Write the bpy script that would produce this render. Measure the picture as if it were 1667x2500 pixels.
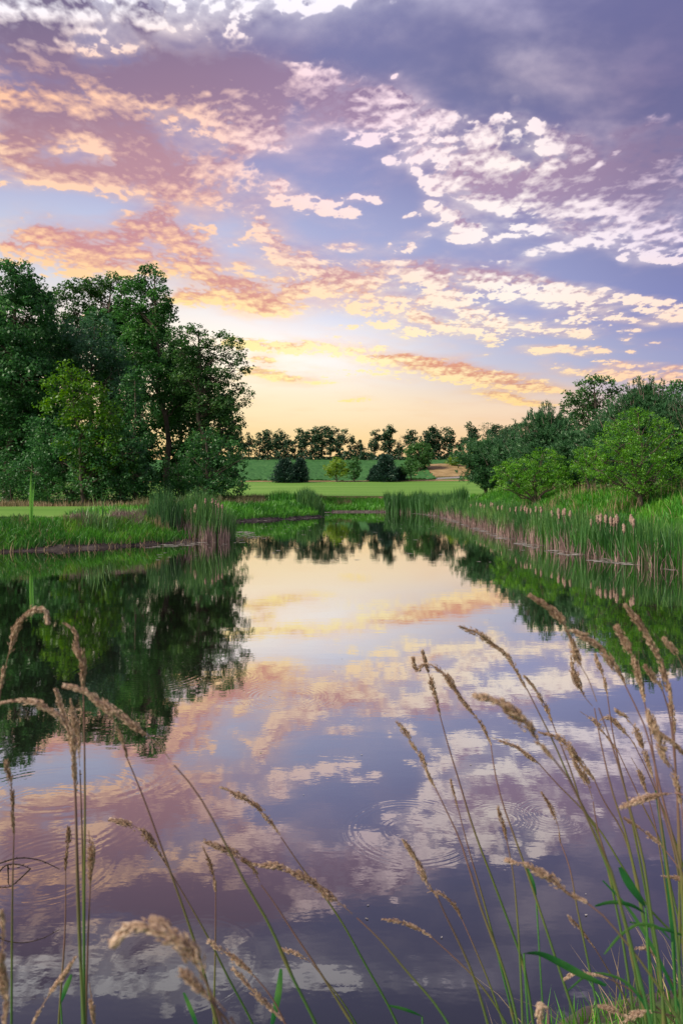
import bpy, math, random
import numpy as np
from mathutils import Vector, Matrix
R = math.radians
scene = bpy.context.scene
for o in list(bpy.data.objects): bpy.data.objects.remove(o)
col = scene.collection

# ================= camera, sky, sun, exposure =================
CAM_H = 2.4
cd = bpy.data.cameras.new('camera'); cam = bpy.data.objects.new('camera', cd); col.objects.link(cam)
cam.location = (0, 0, CAM_H); cam.rotation_euler = (R(90), 0, 0)
cd.sensor_width = 36; cd.lens = 24.0; cd.shift_y = -57/2500.
cd.clip_start = .05; cd.clip_end = 6000
cd.dof.use_dof = True; cd.dof.focus_distance = 6.0; cd.dof.aperture_fstop = 6.3
scene.camera = cam
scene.render.resolution_x = 682; scene.render.resolution_y = 1024
scene.view_settings.view_transform = 'Standard'; scene.view_settings.look = 'None'
scene.view_settings.exposure = 0.0; scene.view_settings.gamma = 1.0
scene.view_settings.use_curve_mapping = False
scene.cycles.max_bounces = 6; scene.cycles.diffuse_bounces = 3; scene.cycles.glossy_bounces = 3
scene.cycles.transmission_bounces = 3
SKY_GAIN = 1.12; NISHITA_STRENGTH = .05
SUN_AZ, SUN_EL = -118.0, 40.0  # added front light for the greenery: behind the camera, away from the sunset
sd = bpy.data.lights.new('sun', 'SUN'); sun = bpy.data.objects.new('sun', sd); col.objects.link(sun)
sd.energy = 4.8; sd.angle = R(20); sd.color = (1, .88, .72)
sv = Vector((math.sin(R(SUN_AZ))*math.cos(R(SUN_EL)), math.cos(R(SUN_AZ))*math.cos(R(SUN_EL)), math.sin(R(SUN_EL))))
sun.rotation_euler = sv.to_track_quat('Z', 'Y').to_euler(); sun.location = sv*300

# ================= sky =================
# ---- cloud sky, computed as a function of world direction -------------------
def _hash(ix, iy, seed):
    h = (ix.astype(np.int64) * 374761393 + iy.astype(np.int64) * 668265263 + seed * 974711) & 0x7fffffff
    h = ((h ^ (h >> 13)) * 1274126177) & 0x7fffffff
    return ((h ^ (h >> 16)) & 0xffff).astype(np.float32) / 65535.0
def perlin(x, y, seed=0):
    ix = np.floor(x).astype(np.int64); iy = np.floor(y).astype(np.int64)
    fx = (x - ix).astype(np.float32); fy = (y - iy).astype(np.float32)
    u = fx*fx*fx*(fx*(fx*6-15)+10); v = fy*fy*fy*(fy*(fy*6-15)+10)
    def g(a, b):
        t = _hash(ix+a, iy+b, seed) * (2*math.pi)
        return np.cos(t)*(fx-a) + np.sin(t)*(fy-b)
    n0 = g(0,0)*(1-u) + g(1,0)*u; n1 = g(0,1)*(1-u) + g(1,1)*u
    return (n0*(1-v) + n1*v) * 1.5
def fbm(x, y, octs, seed, gain=.5, billow=False):
    s = 0; a = 1; tot = 0
    c, sn = math.cos(.6), math.sin(.6)
    for o in range(octs):
        n = perlin(x, y, seed+o*17)
        if billow: n = 1 - 2.6*np.abs(n)
        s = s + a*n; tot += a; a *= gain
        x, y = (x*c - y*sn)*2.03 + 5.1, (x*sn + y*c)*2.03 + 1.7
    return s/tot
def cells(x, y, seed):
    ix = np.floor(x).astype(np.int64); iy = np.floor(y).astype(np.int64)
    best = np.full(x.shape, 9., np.float32)
    for a in (-1,0,1):
        for b in (-1,0,1):
            px = ix+a+.15+.7*_hash(ix+a, iy+b, seed); py = iy+b+.15+.7*_hash(ix+a, iy+b, seed+7)
            w = .75+.6*_hash(ix+a, iy+b, seed+19)
            best = np.minimum(best, ((x-px)**2+(y-py)**2)*w)
    return 1-1.25*np.sqrt(best)
def sm(a, b, x):
    t = np.clip((x-a)/(b-a), 0, 1); return t*t*(3-2*t)
def lin(c):
    c = np.asarray(c, np.float32)/255.
    return np.where(c <= .04045, c/12.92, ((c+.055)/1.055)**2.4)
F = 1667.; HX = 833.5; HY = 1193.
GX = [0, 420, 833, 1250, 1667]
GY = [-200, 0, 200, 400, 600, 750, 880, 1000, 1080, 1150]
BASE = [  # clear sky
 [(128,126,166),(122,122,166),(116,118,162),(112,112,156),(110,108,150)],
 [(150,145,180),(140,138,178),(124,124,170),(114,114,160),(112,110,156)],
 [(142,138,180),(138,136,178),(124,124,168),(114,114,156),(108,106,150)],
 [(180,178,212),(168,168,208),(146,148,194),(124,124,170),(112,111,154)],
 [(206,216,236),(200,206,234),(172,176,214),(150,154,198),(128,130,176)],
 [(238,226,216),(232,226,226),(192,198,226),(162,166,208),(132,136,188)],
 [(252,230,200),(252,234,210),(236,230,230),(192,192,214),(158,160,198)],
 [(254,226,172),(254,228,178),(254,230,190),(246,216,186),(205,186,194)],
 [(254,218,150),(254,219,152),(253,217,155),(248,204,156),(222,180,165)],
 [(252,208,142),(252,208,142),(250,206,144),(244,192,144),(220,172,150)]]
LIT = [
 [(150,142,172),(150,142,172),(150,142,172),(140,132,168),(120,114,154)],
 [(252,248,255),(252,248,255),(250,245,255),(225,215,240),(160,150,185)],
 [(255,196,160),(255,208,182),(252,222,232),(255,235,240),(190,160,192)],
 [(255,212,180),(255,208,186),(250,225,235),(255,240,236),(240,215,232)],
 [(255,206,160),(255,205,165),(255,225,210),(252,240,240),(238,222,236)],
 [(255,214,150),(255,220,150),(255,222,180),(255,240,226),(255,226,206)],
 [(255,224,130),(255,228,140),(255,236,180),(255,226,180),(255,212,180)],
 [(255,232,160),(255,232,160),(255,226,140),(255,214,140),(250,196,150)],
 [(255,222,130),(255,222,130),(255,218,130),(255,208,140),(250,196,150)],
 [(250,200,120),(250,200,120),(250,200,120),(246,190,130),(230,176,140)]]
SHADE = [
 [(118,104,136),(118,106,142),(112,106,146),(104,100,142),(100,94,136)],
 [(122,108,138),(124,112,146),(120,112,152),(106,102,144),(102,96,138)],
 [(146,120,148),(152,124,150),(156,130,162),(138,124,162),(120,108,148)],
 [(190,142,148),(188,144,158),(180,148,176),(172,144,172),(138,120,154)],
 [(214,146,142),(206,150,156),(196,156,172),(170,148,182),(146,130,168)],
 [(228,152,132),(226,154,132),(222,160,146),(196,152,160),(176,146,168)],
 [(216,146,120),(212,150,130),(228,152,116),(224,156,130),(200,150,150)],
 [(226,160,120),(226,160,120),(222,152,112),(206,150,126),(206,150,138)],
 [(226,160,110),(226,160,110),(222,156,110),(210,150,120),(196,146,130)],
 [(220,160,110),(220,160,110),(220,160,110),(210,150,120),(196,146,130)]]
# cloud masses: photo-scale tangent coords: x, y, half width, half height, tilt, darkness, strength
CL = [
 # top white banks and grey bodies
 (110,10,330,55,2,.02,1.0),(420,28,190,34,6,.02,1.0),(520,8,330,26,0,.05,.8),(820,-14,340,17,0,.2,.9),
 (225,116,130,20,4,.0,1.0),(405,64,60,12,0,.0,.8),(490,58,26,10,0,.0,.7),
 (165,52,95,24,0,1,1.0),(330,58,60,34,30,1,.8),(60,2,120,18,0,1,.8),
 (50,130,130,75,10,1,1.3),(150,170,80,50,30,1,1.0),(380,165,110,40,5,1,1.0),(300,200,110,35,10,1,1.0),(440,205,140,50,0,1,1.1),
 (620,215,110,80,10,.95,1.2),(740,250,170,60,14,.9,1.1),(560,170,80,40,0,.9,.7),
 # left middle
 (40,240,60,40,0,.25,.8),(110,250,120,45,0,.5,.7),(225,235,50,50,60,.35,.9),(350,265,110,35,10,.25,.9),
 (85,320,80,55,0,.95,1.0),(180,300,80,60,40,.8,.7),(290,290,80,50,50,1,1.1),(350,350,90,55,50,1,1.2),(400,420,80,60,50,.85,1.0),
 (510,290,60,40,60,.25,.9),(560,300,90,45,10,.55,.9),(640,330,90,40,20,.6,.7),(610,350,60,18,15,.0,.7),
 (180,350,70,25,-10,.1,.6),(260,370,60,25,20,.1,.6),(90,410,140,34,10,.9,1.0),(250,425,130,30,5,.85,1.1),(20,375,60,35,0,.4,.9),
 (150,458,230,14,2,.15,.7),(390,470,60,20,5,.5,.6),(470,440,60,40,40,.7,.8),(560,430,90,50,20,.65,.9),(590,380,70,30,-10,.75,.7),(510,480,110,24,12,.55,.8),
 (330,505,110,22,15,.4,.5),(620,530,60,22,20,.45,.6),
 # pale cloud at centre
 (690,470,42,22,30,.1,1.1),(770,500,90,24,14,.12,1.0),(850,480,22,8,0,.0,.8),(905,490,28,10,0,.1,.7),
 (730,575,40,12,0,.05,.0),(640,565,40,12,0,.1,.5),
 # left orange tiers
 (45,580,80,28,10,.6,1.1),(150,575,100,34,24,.8,1.1),(100,620,80,24,8,.55,1.0),(200,615,70,30,25,.7,1.0),(245,630,80,26,0,.75,.9),
 (320,560,80,32,-5,.85,1.0),(400,570,80,34,20,.7,1.1),(440,600,80,28,20,.65,1.0),(350,620,90,34,14,.65,1.0),(170,655,160,26,4,.45,1.0),
 (500,560,40,24,0,.5,.7),(560,590,40,10,0,.4,.4),(490,630,90,24,20,.7,1.0),(440,660,100,28,22,.7,1.0),(530,680,70,24,20,.6,.9),
 (480,725,70,30,6,.75,1.0),(540,740,110,18,8,.6,1.0),(590,700,70,18,10,.8,1.0),(610,735,60,20,10,.8,1.0),(700,740,80,22,6,.75,1.0),(640,765,50,10,5,.7,.8),
 (670,600,70,26,20,.35,1.0),(740,640,90,26,16,.55,1.1),(790,665,60,20,10,.4,.9),(700,690,90,18,14,.6,.9),(760,705,70,16,6,.5,.8),(800,725,70,14,4,.3,.7),
 (590,650,30,12,0,.6,.6),(730,725,40,14,0,.7,.6),
 (640,840,110,12,3,.35,.9),(730,855,120,10,4,.2,.8),(790,840,90,10,4,.35,.6),(640,880,40,9,5,.6,.8),
 (650,912,75,16,8,.9,1.2),(700,925,50,7,4,.8,.9),(800,935,30,4,2,.3,.5),(870,978,44,4,0,.2,.7),
 # low bar on the right
 (930,880,50,14,3,.3,.9),(1010,885,90,20,6,.85,1.1),(1110,905,110,20,9,.85,1.1),(1210,925,90,18,10,.7,1.0),(1150,930,120,16,8,.2,.8),(1290,935,60,16,8,.55,.9),
 (1300,950,80,6,6,.7,.9),(1225,967,60,9,6,.75,1.0),(1290,985,80,6,4,.75,.9),(1350,955,50,4,0,.6,.6),(880,910,80,8,2,.1,.5),
 (900,850,50,7,-8,.5,.7),(840,862,40,5,0,.4,.5),
 (1440,915,60,10,5,.3,.8),(1540,920,90,16,4,.55,1.0),(1630,925,70,18,4,.7,1.0),(1650,900,30,6,0,.8,.8),
 # central belt
 (880,680,60,30,0,.6,1.0),(840,700,80,24,0,.5,.9),(1000,665,90,26,6,.75,1.1),(1060,680,80,28,10,.6,1.0),(1150,662,80,12,6,.9,.9),(1210,668,50,12,12,.8,.8),
 (900,640,40,12,0,.6,.5),(1100,715,120,16,10,.0,.8),(1190,690,80,20,10,.15,.9),(1270,705,90,22,8,.15,.9),(1300,680,50,12,8,.75,.8),
 (1370,720,70,18,14,.0,1.1),(1400,738,50,14,10,.0,.9),(1450,740,36,14,-8,.0,.9),(1465,725,30,9,0,.2,.8),(1495,770,22,10,0,.0,.9),(1380,705,30,10,0,.0,.7),
 (1420,750,20,6,0,.0,.6),(1460,712,30,8,0,.3,.5),(1430,725,30,6,0,.0,.5),
 (1530,735,45,10,14,.0,.9),(1600,755,60,18,12,.12,1.1),(1650,765,40,18,10,.3,1.0),(1560,785,40,6,8,.0,.7),(1640,742,30,9,10,.0,.6),
 (860,745,60,14,0,.5,.9),(950,765,90,14,4,.1,.9),(1030,785,40,12,10,.7,.9),(1110,740,50,22,25,.4,1.0),(1060,740,70,12,5,.15,.8),(980,735,80,12,0,.3,.6),
 (960,800,60,14,8,.0,.8),(1010,815,40,10,6,.0,.7),(1120,795,70,14,-4,.12,1.0),(1200,798,40,14,0,.2,1.0),(1190,765,40,10,0,.05,.8),(1090,808,50,6,0,.0,.6),
 (1210,822,36,10,0,.1,1.0),(1200,840,24,9,0,.3,.9),(850,800,30,6,0,.0,.5),(1270,775,30,5,0,.5,.4),
 (1300,800,40,7,10,.0,.8),(1340,810,36,6,8,.0,.7),(1400,790,24,7,0,.1,.8),(1410,815,40,8,5,.0,.8),(1345,750,16,5,0,.0,.7),(1440,800,12,4,0,.0,.5),
 (1310,855,28,7,0,.1,.9),(1370,852,38,9,0,.5,1.0),(1410,868,22,5,0,.6,.8),(1455,855,34,9,6,.3,.9),(1515,888,28,6,4,.2,.9),(1460,884,26,4,4,.1,.6),
 (1545,806,28,4,4,.3,.7),(1530,826,15,4,0,.1,.7),(1533,838,14,3,0,.1,.6),(1540,858,14,4,0,.2,.7),(1290,822,26,4,0,.4,.5),(1600,886,20,3,0,.1,.4),(1190,868,20,4,0,.0,.4),
 (1090,70,150,50,6,.75,.42),(1420,110,150,50,-8,.8,.42),(1520,230,110,50,-20,.7,.45),(960,110,90,40,10,.7,.40),(1250,170,120,36,0,.6,.42),(1620,60,90,60,0,.9,.40),(1180,30,120,26,4,.5,.36),
 # upper right cumulus
 (735,165,26,10,20,.05,.9),(770,190,40,22,40,.15,.9),(830,180,60,40,20,.55,.9),(960,190,10,5,-30,.0,.6),(800,215,80,25,20,.4,.9),(900,240,60,30,10,.5,.8),
 (880,260,24,24,40,.1,1.0),(960,265,40,34,20,.2,1.1),(1010,280,44,30,10,.3,1.0),(1080,290,44,24,10,.5,.9),(895,335,50,18,-10,.0,1.1),(990,330,50,18,8,.05,1.0),
 (950,300,60,24,0,.45,.8),(1000,380,28,14,0,.0,1.0),(950,385,22,14,0,.2,.8),(1020,360,30,14,0,.0,.9),(1080,405,30,22,30,.0,.9),(1060,440,40,22,0,.05,.9),(1000,412,14,9,0,.0,.8),
 (1020,440,20,8,0,.1,.6),(1040,460,30,12,0,.2,.8),(1260,245,9,6,0,.2,.6),(1150,303,16,5,0,.0,.8),
 (1090,355,36,24,20,.15,1.1),(1160,345,60,40,10,.45,1.1),(1230,320,60,30,10,.45,1.0),(1285,300,48,17,14,.05,1.1),(1320,320,16,12,40,.1,.9),(1120,395,50,20,5,.05,1.0),(1200,390,60,24,5,.3,1.0),
 (1240,410,60,12,0,.05,.9),(1120,435,24,12,-10,.0,1.0),(1350,360,30,30,-30,.1,1.1),(1390,340,50,36,30,.7,.9),(1290,360,20,7,0,.1,.7),(1350,405,24,12,0,.05,.9),(1420,380,36,20,0,.4,.9),
 (1470,395,16,8,-20,.0,1.0),(1510,372,18,8,-25,.0,1.0),(1450,410,20,7,-20,.1,.8),(1320,425,40,10,-10,.3,.6),
 (1200,450,140,34,8,.75,1.2),(1170,475,70,20,4,.25,.9),(1290,465,80,26,-8,.5,1.0),(1340,470,120,44,0,.9,1.1),(1420,450,90,44,0,.9,1.0),(1300,510,90,26,5,.35,.9),(1220,495,50,12,0,.1,.7),
 (1450,510,90,24,4,.4,.9),(1500,525,60,16,2,.15,.9),(1600,440,34,14,0,.3,.8),(1550,470,70,60,0,.9,.8),(1600,540,60,30,10,.5,.8),(1540,420,120,80,0,1,.9),(1620,380,120,100,0,1,.9),
 (1050,505,26,10,10,.0,.8),(1000,530,24,7,-10,.2,.7),(1090,520,50,14,10,.3,.8),(1130,548,50,16,15,.0,1.1),(1160,570,46,16,15,.05,1.1),(1135,585,36,12,-5,.0,1.0),(1060,550,20,6,0,.1,.6),
 (1260,552,26,9,0,.0,.9),(1310,560,40,14,0,.1,.8),(1250,572,30,6,0,.0,.7),(1390,540,110,34,0,.85,.8),(1450,575,60,16,0,.3,.7),(1450,590,18,7,10,.0,.8),(1500,565,30,14,-20,.3,.7),
 (1370,610,90,16,-6,.6,.8),(1420,600,60,14,0,.35,.8),(1290,635,20,8,0,.7,.3),(1525,618,22,16,-20,.1,.9),(1600,590,60,26,-10,.5,.9),(1580,610,30,14,10,.1,.9),(1630,630,50,9,4,.0,1.0),(1650,575,30,16,-10,.2,.9),
 (1030,575,24,8,0,.4,.7),(1000,608,28,9,-6,.05,1.0),(950,600,10,5,0,.3,.6),(970,640,12,5,0,.2,.6),(1060,635,30,8,0,.7,.4),(840,600,50,12,0,.7,.7),
 (900,480,22,10,0,.1,.7),(930,450,40,26,0,.8,.45),(1290,215,120,40,0,.9,.35),(1590,290,40,14,-30,.6,.5),(1200,590,24,8,0,.6,.4),
]
def clouds(D, blobfield=True):
    """D: (...,3) unit directions (x right, y ahead, z up) -> linear rgb"""
    dx, dy, dz = D[...,0], D[...,1], np.maximum(D[...,2], 0.0)
    az = np.arctan2(dx, dy); el = np.arcsin(np.clip(dz,0,1))
    # soft limit so directions beside and behind repeat the nearest colours
    lim = .78
    azc = np.clip(az, -lim, lim)
    back = sm(.8, 2.4, np.abs(az))
    Y = np.minimum(np.tan(np.minimum(el,1.3))/np.cos(azc), 3.0)
    PX = HX + F*np.tan(azc); PY = HY - F*Y
    # cloud-deck coordinates
    q = 1/(dz + .10)
    u = dx*q; v = dy*q
    w1 = fbm(u*.8+3, v*.8, 3, 5); w2 = fbm(u*.8-9, v*.8+4, 3, 9)
    uu = u + .10*w1; vv = v + .10*w2
    nb = fbm(uu*2.6, vv*3.0, 3, 21)               # broad
    cu = uu + .012*fbm(uu*16, vv*16, 3, 41); cv = vv + .010*fbm(uu*16, vv*16, 3, 47)
    big = cells(cu*7.0, cv*6.0, 31)
    np_ = .50*big + .52*cells(cu*15, cv*12.5, 33) + .30*cells(cu*31, cv*26, 55) + .25*fbm(uu*30, vv*30, 3, 43, .5, True)
    nf = fbm(uu*14, vv*17, 5, 60, .6)             # fine
    nm = fbm(uu*4.5+7, vv*5.5, 4, 90, .55)
    # warp the placed masses a little
    wx = (fbm(u*3, v*3, 3, 70)*34 + nf*12) * np.clip(.25+dz*1.4,0,1)
    wy = (fbm(u*3+8, v*3, 3, 75)*20 + nf*9) * np.clip(.15+dz*1.5,0,1)
    X = PX + wx; Yp = PY + wy
    out = np.ones_like(X); out2 = np.ones_like(X); ws = np.full_like(X, 1e-4); wt = np.full_like(X, 5e-5)
    for (cx,cy,hw,hh,ang,dark,st) in CL:
        if st <= 0: continue
        if cy > 530: dark *= .85
        if 530 < cy < 800 and cx < 560: st *= .80
        if hh < 13: st *= 1.25; hh = hh*1.15
        a = math.radians(ang); c, s = math.cos(a), math.sin(a)
        ex = X-cx; ey = Yp-cy
        r2 = ((ex*c+ey*s)/hw)**2 + ((-ex*s+ey*c)/hh)**2
        g = np.exp(-(r2**1.25)*.75)*np.minimum(st,1.25)
        g = np.where(r2 < 9, g, 0)
        out2 *= 1-(.8 if st < .46 else .5)*min(st,1.)*np.exp(-r2*.42)*(r2 < 16)
        if st < .46: continue                       # thin veils stay soft
        out *= (1-np.clip(g*.62,0,.9)); ws += g**2; wt += g**2*dark
    C = 1-out; dark = wt/ws
    # outside the traced field: the same kind of broken deck
    inside = sm(1.0,.86, np.abs(az)/.62) * sm(-420,-120,PY)
    Co = np.clip(.42 + nb*.9 + .25*nm, 0, 1)*sm(0.02,.22,el); do = np.clip(.55+.8*nm+.25*sm(.4,1.2,el),0,1)
    C = C*inside + Co*(1-inside); dark = dark*inside + do*(1-inside)
    # density
    puffy = 1-dark
    nz = (np_-.62)*(.75+1.35*puffy) + nf*.26 + nm*.62
    C = np.maximum(C, .30*sm(-.02,.35,nb-.1)*sm(0,.2,dz)*inside)
    d = C*(1.10+.35*dark) - .48 + nz*sm(0,.35,C)*(1-.30*dark)
    soft = .27+.42*dark
    alpha = sm(0, 1, d/soft)
    # under-lighting: compare with the density below and towards the glow
    def sh(a, k, j=0): return np.roll(np.roll(a, k, 0), j, 1)
    H = D.shape[0]
    k1 = max(1,int(H*.007)); k2 = max(2,int(H*.022))
    d_s = d
    rel = (d_s - sh(d_s, k1, 0))*.9 + (d_s - sh(d_s, k2, k1))*.55    # row 0 = lowest elevation
    thick = sm(.12, .95, d - .10)
    thick2 = sm(.22,.72,C+nm*.55+.12*np_)
    sfac = np.clip(dark*1.1*(.12+1.0*thick2) + (1-dark)*thick*.22 - rel*.75 + nm*.55 + nb*.20 - (np_-.7)*.55 + (.45-big)*.25, 0, 1)
    def grid(G):
        G = lin(G)
        gx = np.interp(PX, GX, np.arange(5)); gy = np.interp(PY, GY, np.arange(len(GY)))
        ix = np.clip(np.floor(gx).astype(int),0,3); iy = np.clip(np.floor(gy).astype(int),0,len(GY)-2)
        fx = (gx-ix)[...,None]; fy = (gy-iy)[...,None]; fx = fx*fx*(3-2*fx)*.5+fx*.5; fy = fy*fy*(3-2*fy)*.5+fy*.5
        return (G[iy,ix]*(1-fx)+G[iy,ix+1]*fx)*(1-fy) + (G[iy+1,ix]*(1-fx)+G[iy+1,ix+1]*fx)*fy
    base = grid(BASE); lit = grid(LIT); shade = grid(SHADE)
    # faint high veil in the clear parts
    veil = np.clip(sm(-.1,.5,nb+.5*nm)*.28*(.4+.6*sm(0,.6,el)),0,1)[...,None]
    base = base*(1-veil) + (shade*.55+base*.55)*veil
    # the glow around the hidden sun
    C2 = (1-out2)*inside + Co*(1-inside)
    asoft = (sm(.05,.95,C2+nb*.30+nm*.40+nf*.12)*.62)[...,None]; ssoft = np.clip(.30+.45*dark-.55*nm-.2*nf-rel*.3,0,1)[...,None]
    base = base*(1-asoft) + (lit*(1-ssoft)+shade*ssoft)*asoft
    gl = np.exp(-(((PX-640)/380)**2 + ((PY-830)/130)**2))[...,None]
    base = base + gl*lin((255,238,205))*.26
    litm = lit*(1.06+.10*gl)
    sf = sfac[...,None]
    # passes through a warm mid tone
    mid = .5*litm+.5*shade
    col = np.where(sf<.5, litm*(1-2*sf)+mid*2*sf, mid*(2-2*sf)+shade*(2*sf-1))
    a = alpha[...,None]
    rgb = base*(1-a) + col*a
    # away from the sunset everything turns to blue violet, kept bright to light the foliage
    bl = (back*.75)[...,None]
    lum = rgb.mean(-1, keepdims=True)
    rgb = rgb*(1-bl) + bl*(lum**.8*np.array([.90,.84,1.0],np.float32))
    below = sm(0,-.06,D[...,2])[...,None]
    rgb = rgb*(1-below) + below*np.array([.10,.11,.08],np.float32)
    return rgb.astype(np.float32)
def sector(az0, az1, el0, el1, w, h):
    az = np.radians(np.linspace(az0, az1, w, endpoint=False)+ (az1-az0)/w/2); el = np.radians(np.linspace(el0, el1, h, endpoint=False)+(el1-el0)/h/2)
    A, E = np.meshgrid(az, el)
    return np.stack([np.sin(A)*np.cos(E), np.cos(A)*np.cos(E), np.sin(E)], -1)

def sky_image(name, az0, az1, el0, el1, w, h):
    rgb = clouds(sector(az0, az1, el0, el1, w, h))
    px = np.ones((h, w, 4), np.float32); px[..., :3] = rgb
    im = bpy.data.images.new(name, w, h, alpha=True, float_buffer=True)
    im.colorspace_settings.name = 'Non-Color'
    im.pixels.foreach_set(px.ravel()); im.update(); im.pack()
    return im
world = bpy.data.worlds.new('World'); scene.world = world; world.use_nodes = True
nt = world.node_tree; nt.nodes.clear()
def wn(t, **k):
    n = nt.nodes.new(t)
    for a, b in k.items(): setattr(n, a, b)
    return n
def wmath(op, a, b=None, c=None):
    n = wn('ShaderNodeMath', operation=op)
    for i, v in enumerate((a, b, c)):
        if v is None: continue
        if isinstance(v, (int, float)): n.inputs[i].default_value = v
        else: nt.links.new(v, n.inputs[i])
    return n.outputs[0]
tc = wn('ShaderNodeTexCoord'); sx = wn('ShaderNodeSeparateXYZ'); nt.links.new(tc.outputs['Generated'], sx.inputs[0])
AZ = wmath('ARCTAN2', sx.outputs[0], sx.outputs[1]); EL = wmath('ARCSINE', sx.outputs[2])
def lookup(im, az0, az1, el0, el1, ext):
    u = wmath('DIVIDE', wmath('SUBTRACT', AZ, R(az0)), R(az1-az0)); v = wmath('DIVIDE', wmath('SUBTRACT', EL, R(el0)), R(el1-el0))
    cb = wn('ShaderNodeCombineXYZ'); nt.links.new(u, cb.inputs[0]); nt.links.new(v, cb.inputs[1])
    t = wn('ShaderNodeTexImage', image=im, interpolation='Linear', extension=ext); nt.links.new(cb.outputs[0], t.inputs[0])
    return t
near = lookup(sky_image('sky_ahead', -48, 48, -2, 50, 1728, 936), -48, 48, -2, 50, 'CLIP')
allr = lookup(sky_image('sky_around', -180, 180, -12, 90, 1440, 408), -180, 180, -12, 90, 'EXTEND')
mixn = wn('ShaderNodeMixRGB'); nt.links.new(near.outputs['Alpha'], mixn.inputs[0]); nt.links.new(allr.outputs[0], mixn.inputs[1]); nt.links.new(near.outputs[0], mixn.inputs[2])
bg = wn('ShaderNodeBackground'); bg.inputs[1].default_value = SKY_GAIN; nt.links.new(mixn.outputs[0], bg.inputs[0])
ns = wn('ShaderNodeTexSky', sky_type='NISHITA'); ns.sun_disc = False; ns.sun_elevation = R(SUN_EL); ns.sun_rotation = R(SUN_AZ)
ns.air_density = 1.0; ns.dust_density = 1.0
bg2 = wn('ShaderNodeBackground'); bg2.inputs[1].default_value = NISHITA_STRENGTH; nt.links.new(ns.outputs[0], bg2.inputs[0])
mx = wn('ShaderNodeMixShader'); mx.inputs[0].default_value = .88
nt.links.new(bg2.outputs[0], mx.inputs[1]); nt.links.new(bg.outputs[0], mx.inputs[2])
wo = wn('ShaderNodeOutputWorld'); nt.links.new(mx.outputs[0], wo.inputs[0])

# ================= helpers =================
def P(X, Y, D):
    "point seen at photograph pixel X,Y that stands D metres ahead"
    return Vector(((X-HX)/F*D, D, CAM_H+(HY-Y)/F*D))
def tag(o, label=None, cat=None, group=None, kind=None):
    if label: o['label'] = label
    if cat: o['category'] = cat
    if group: o['group'] = group
    if kind: o['kind'] = kind
    return o
def empty(name, loc):
    o = bpy.data.objects.new(name, None); col.objects.link(o); o.location = loc; o.empty_display_size = .1
    return o
def link(name, me, parent=None, loc=None):
    o = bpy.data.objects.new(name, me); col.objects.link(o)
    if parent is not None: o.parent = parent
    if loc is not None: o.location = loc
    return o
def mesh_np(name, verts, faces, mat, tint=None, smooth=False):
    """faces: list of int arrays (n,3) or (n,4)"""
    me = bpy.data.meshes.new(name)
    verts = np.asarray(verts, np.float32)
    me.vertices.add(len(verts)); me.vertices.foreach_set('co', verts.ravel())
    fl = [np.asarray(f, np.int32) for f in faces if len(f)]
    loops = np.concatenate([f.ravel() for f in fl]); tot = np.concatenate([np.full(len(f), f.shape[1], np.int32) for f in fl])
    st = np.concatenate([[0], np.cumsum(tot)[:-1]]).astype(np.int32)
    me.loops.add(len(loops)); me.loops.foreach_set('vertex_index', loops)
    me.polygons.add(len(tot)); me.polygons.foreach_set('loop_start', st); me.polygons.foreach_set('loop_total', tot)
    me.polygons.foreach_set('use_smooth', np.full(len(tot), smooth))
    if tint is not None:
        a = me.attributes.new('tint', 'FLOAT', 'POINT'); a.data.foreach_set('value', np.asarray(tint, np.float32))
    me.materials.append(mat)
    me.update(); me.validate()
    return me
class Acc:
    "collects vertices, faces and tints of one mesh"
    def __init__(s): s.v=[]; s.f3=[]; s.f4=[]; s.t=[]; s.n=0
    def add(s, v, f4=None, f3=None, t=.5):
        v = np.asarray(v, np.float32).reshape(-1,3); s.v.append(v)
        if f4 is not None and len(f4): s.f4.append(np.asarray(f4)+s.n)
        if f3 is not None and len(f3): s.f3.append(np.asarray(f3)+s.n)
        s.t.append(np.broadcast_to(np.asarray(t, np.float32), (len(v),))); s.n += len(v)
    def mesh(s, name, mat, smooth=False, origin=None):
        v = np.concatenate(s.v)
        if origin is not None: v = v - np.asarray(origin, np.float32)
        fs = []
        if s.f4: fs.append(np.concatenate(s.f4))
        if s.f3: fs.append(np.concatenate(s.f3))
        return mesh_np(name, v, fs, mat, np.concatenate(s.t), smooth)
def tube(acc, pts, rads, k=6, t=.5):
    pts = np.asarray(pts, float); n = len(pts)
    tan = np.gradient(pts, axis=0); tan /= np.linalg.norm(tan, axis=1)[:,None]+1e-9
    ref = np.array([0,1,0.]) if abs(tan[0][1]) < .8 else np.array([1,0,0.])
    vs = []
    for i in range(n):
        a = np.cross(tan[i], ref); a /= np.linalg.norm(a)+1e-9; b = np.cross(tan[i], a)
        for j in range(k):
            th = 2*math.pi*j/k; vs.append(pts[i]+rads[i]*(math.cos(th)*a+math.sin(th)*b))
    f = [[i*k+j, i*k+(j+1)%k, (i+1)*k+(j+1)%k, (i+1)*k+j] for i in range(n-1) for j in range(k)]
    vs.append(pts[-1]+tan[-1]*rads[-1]); e = n*k
    f3 = [[(n-1)*k+j, (n-1)*k+(j+1)%k, e] for j in range(k)]
    acc.add(vs, f, f3, t)
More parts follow.
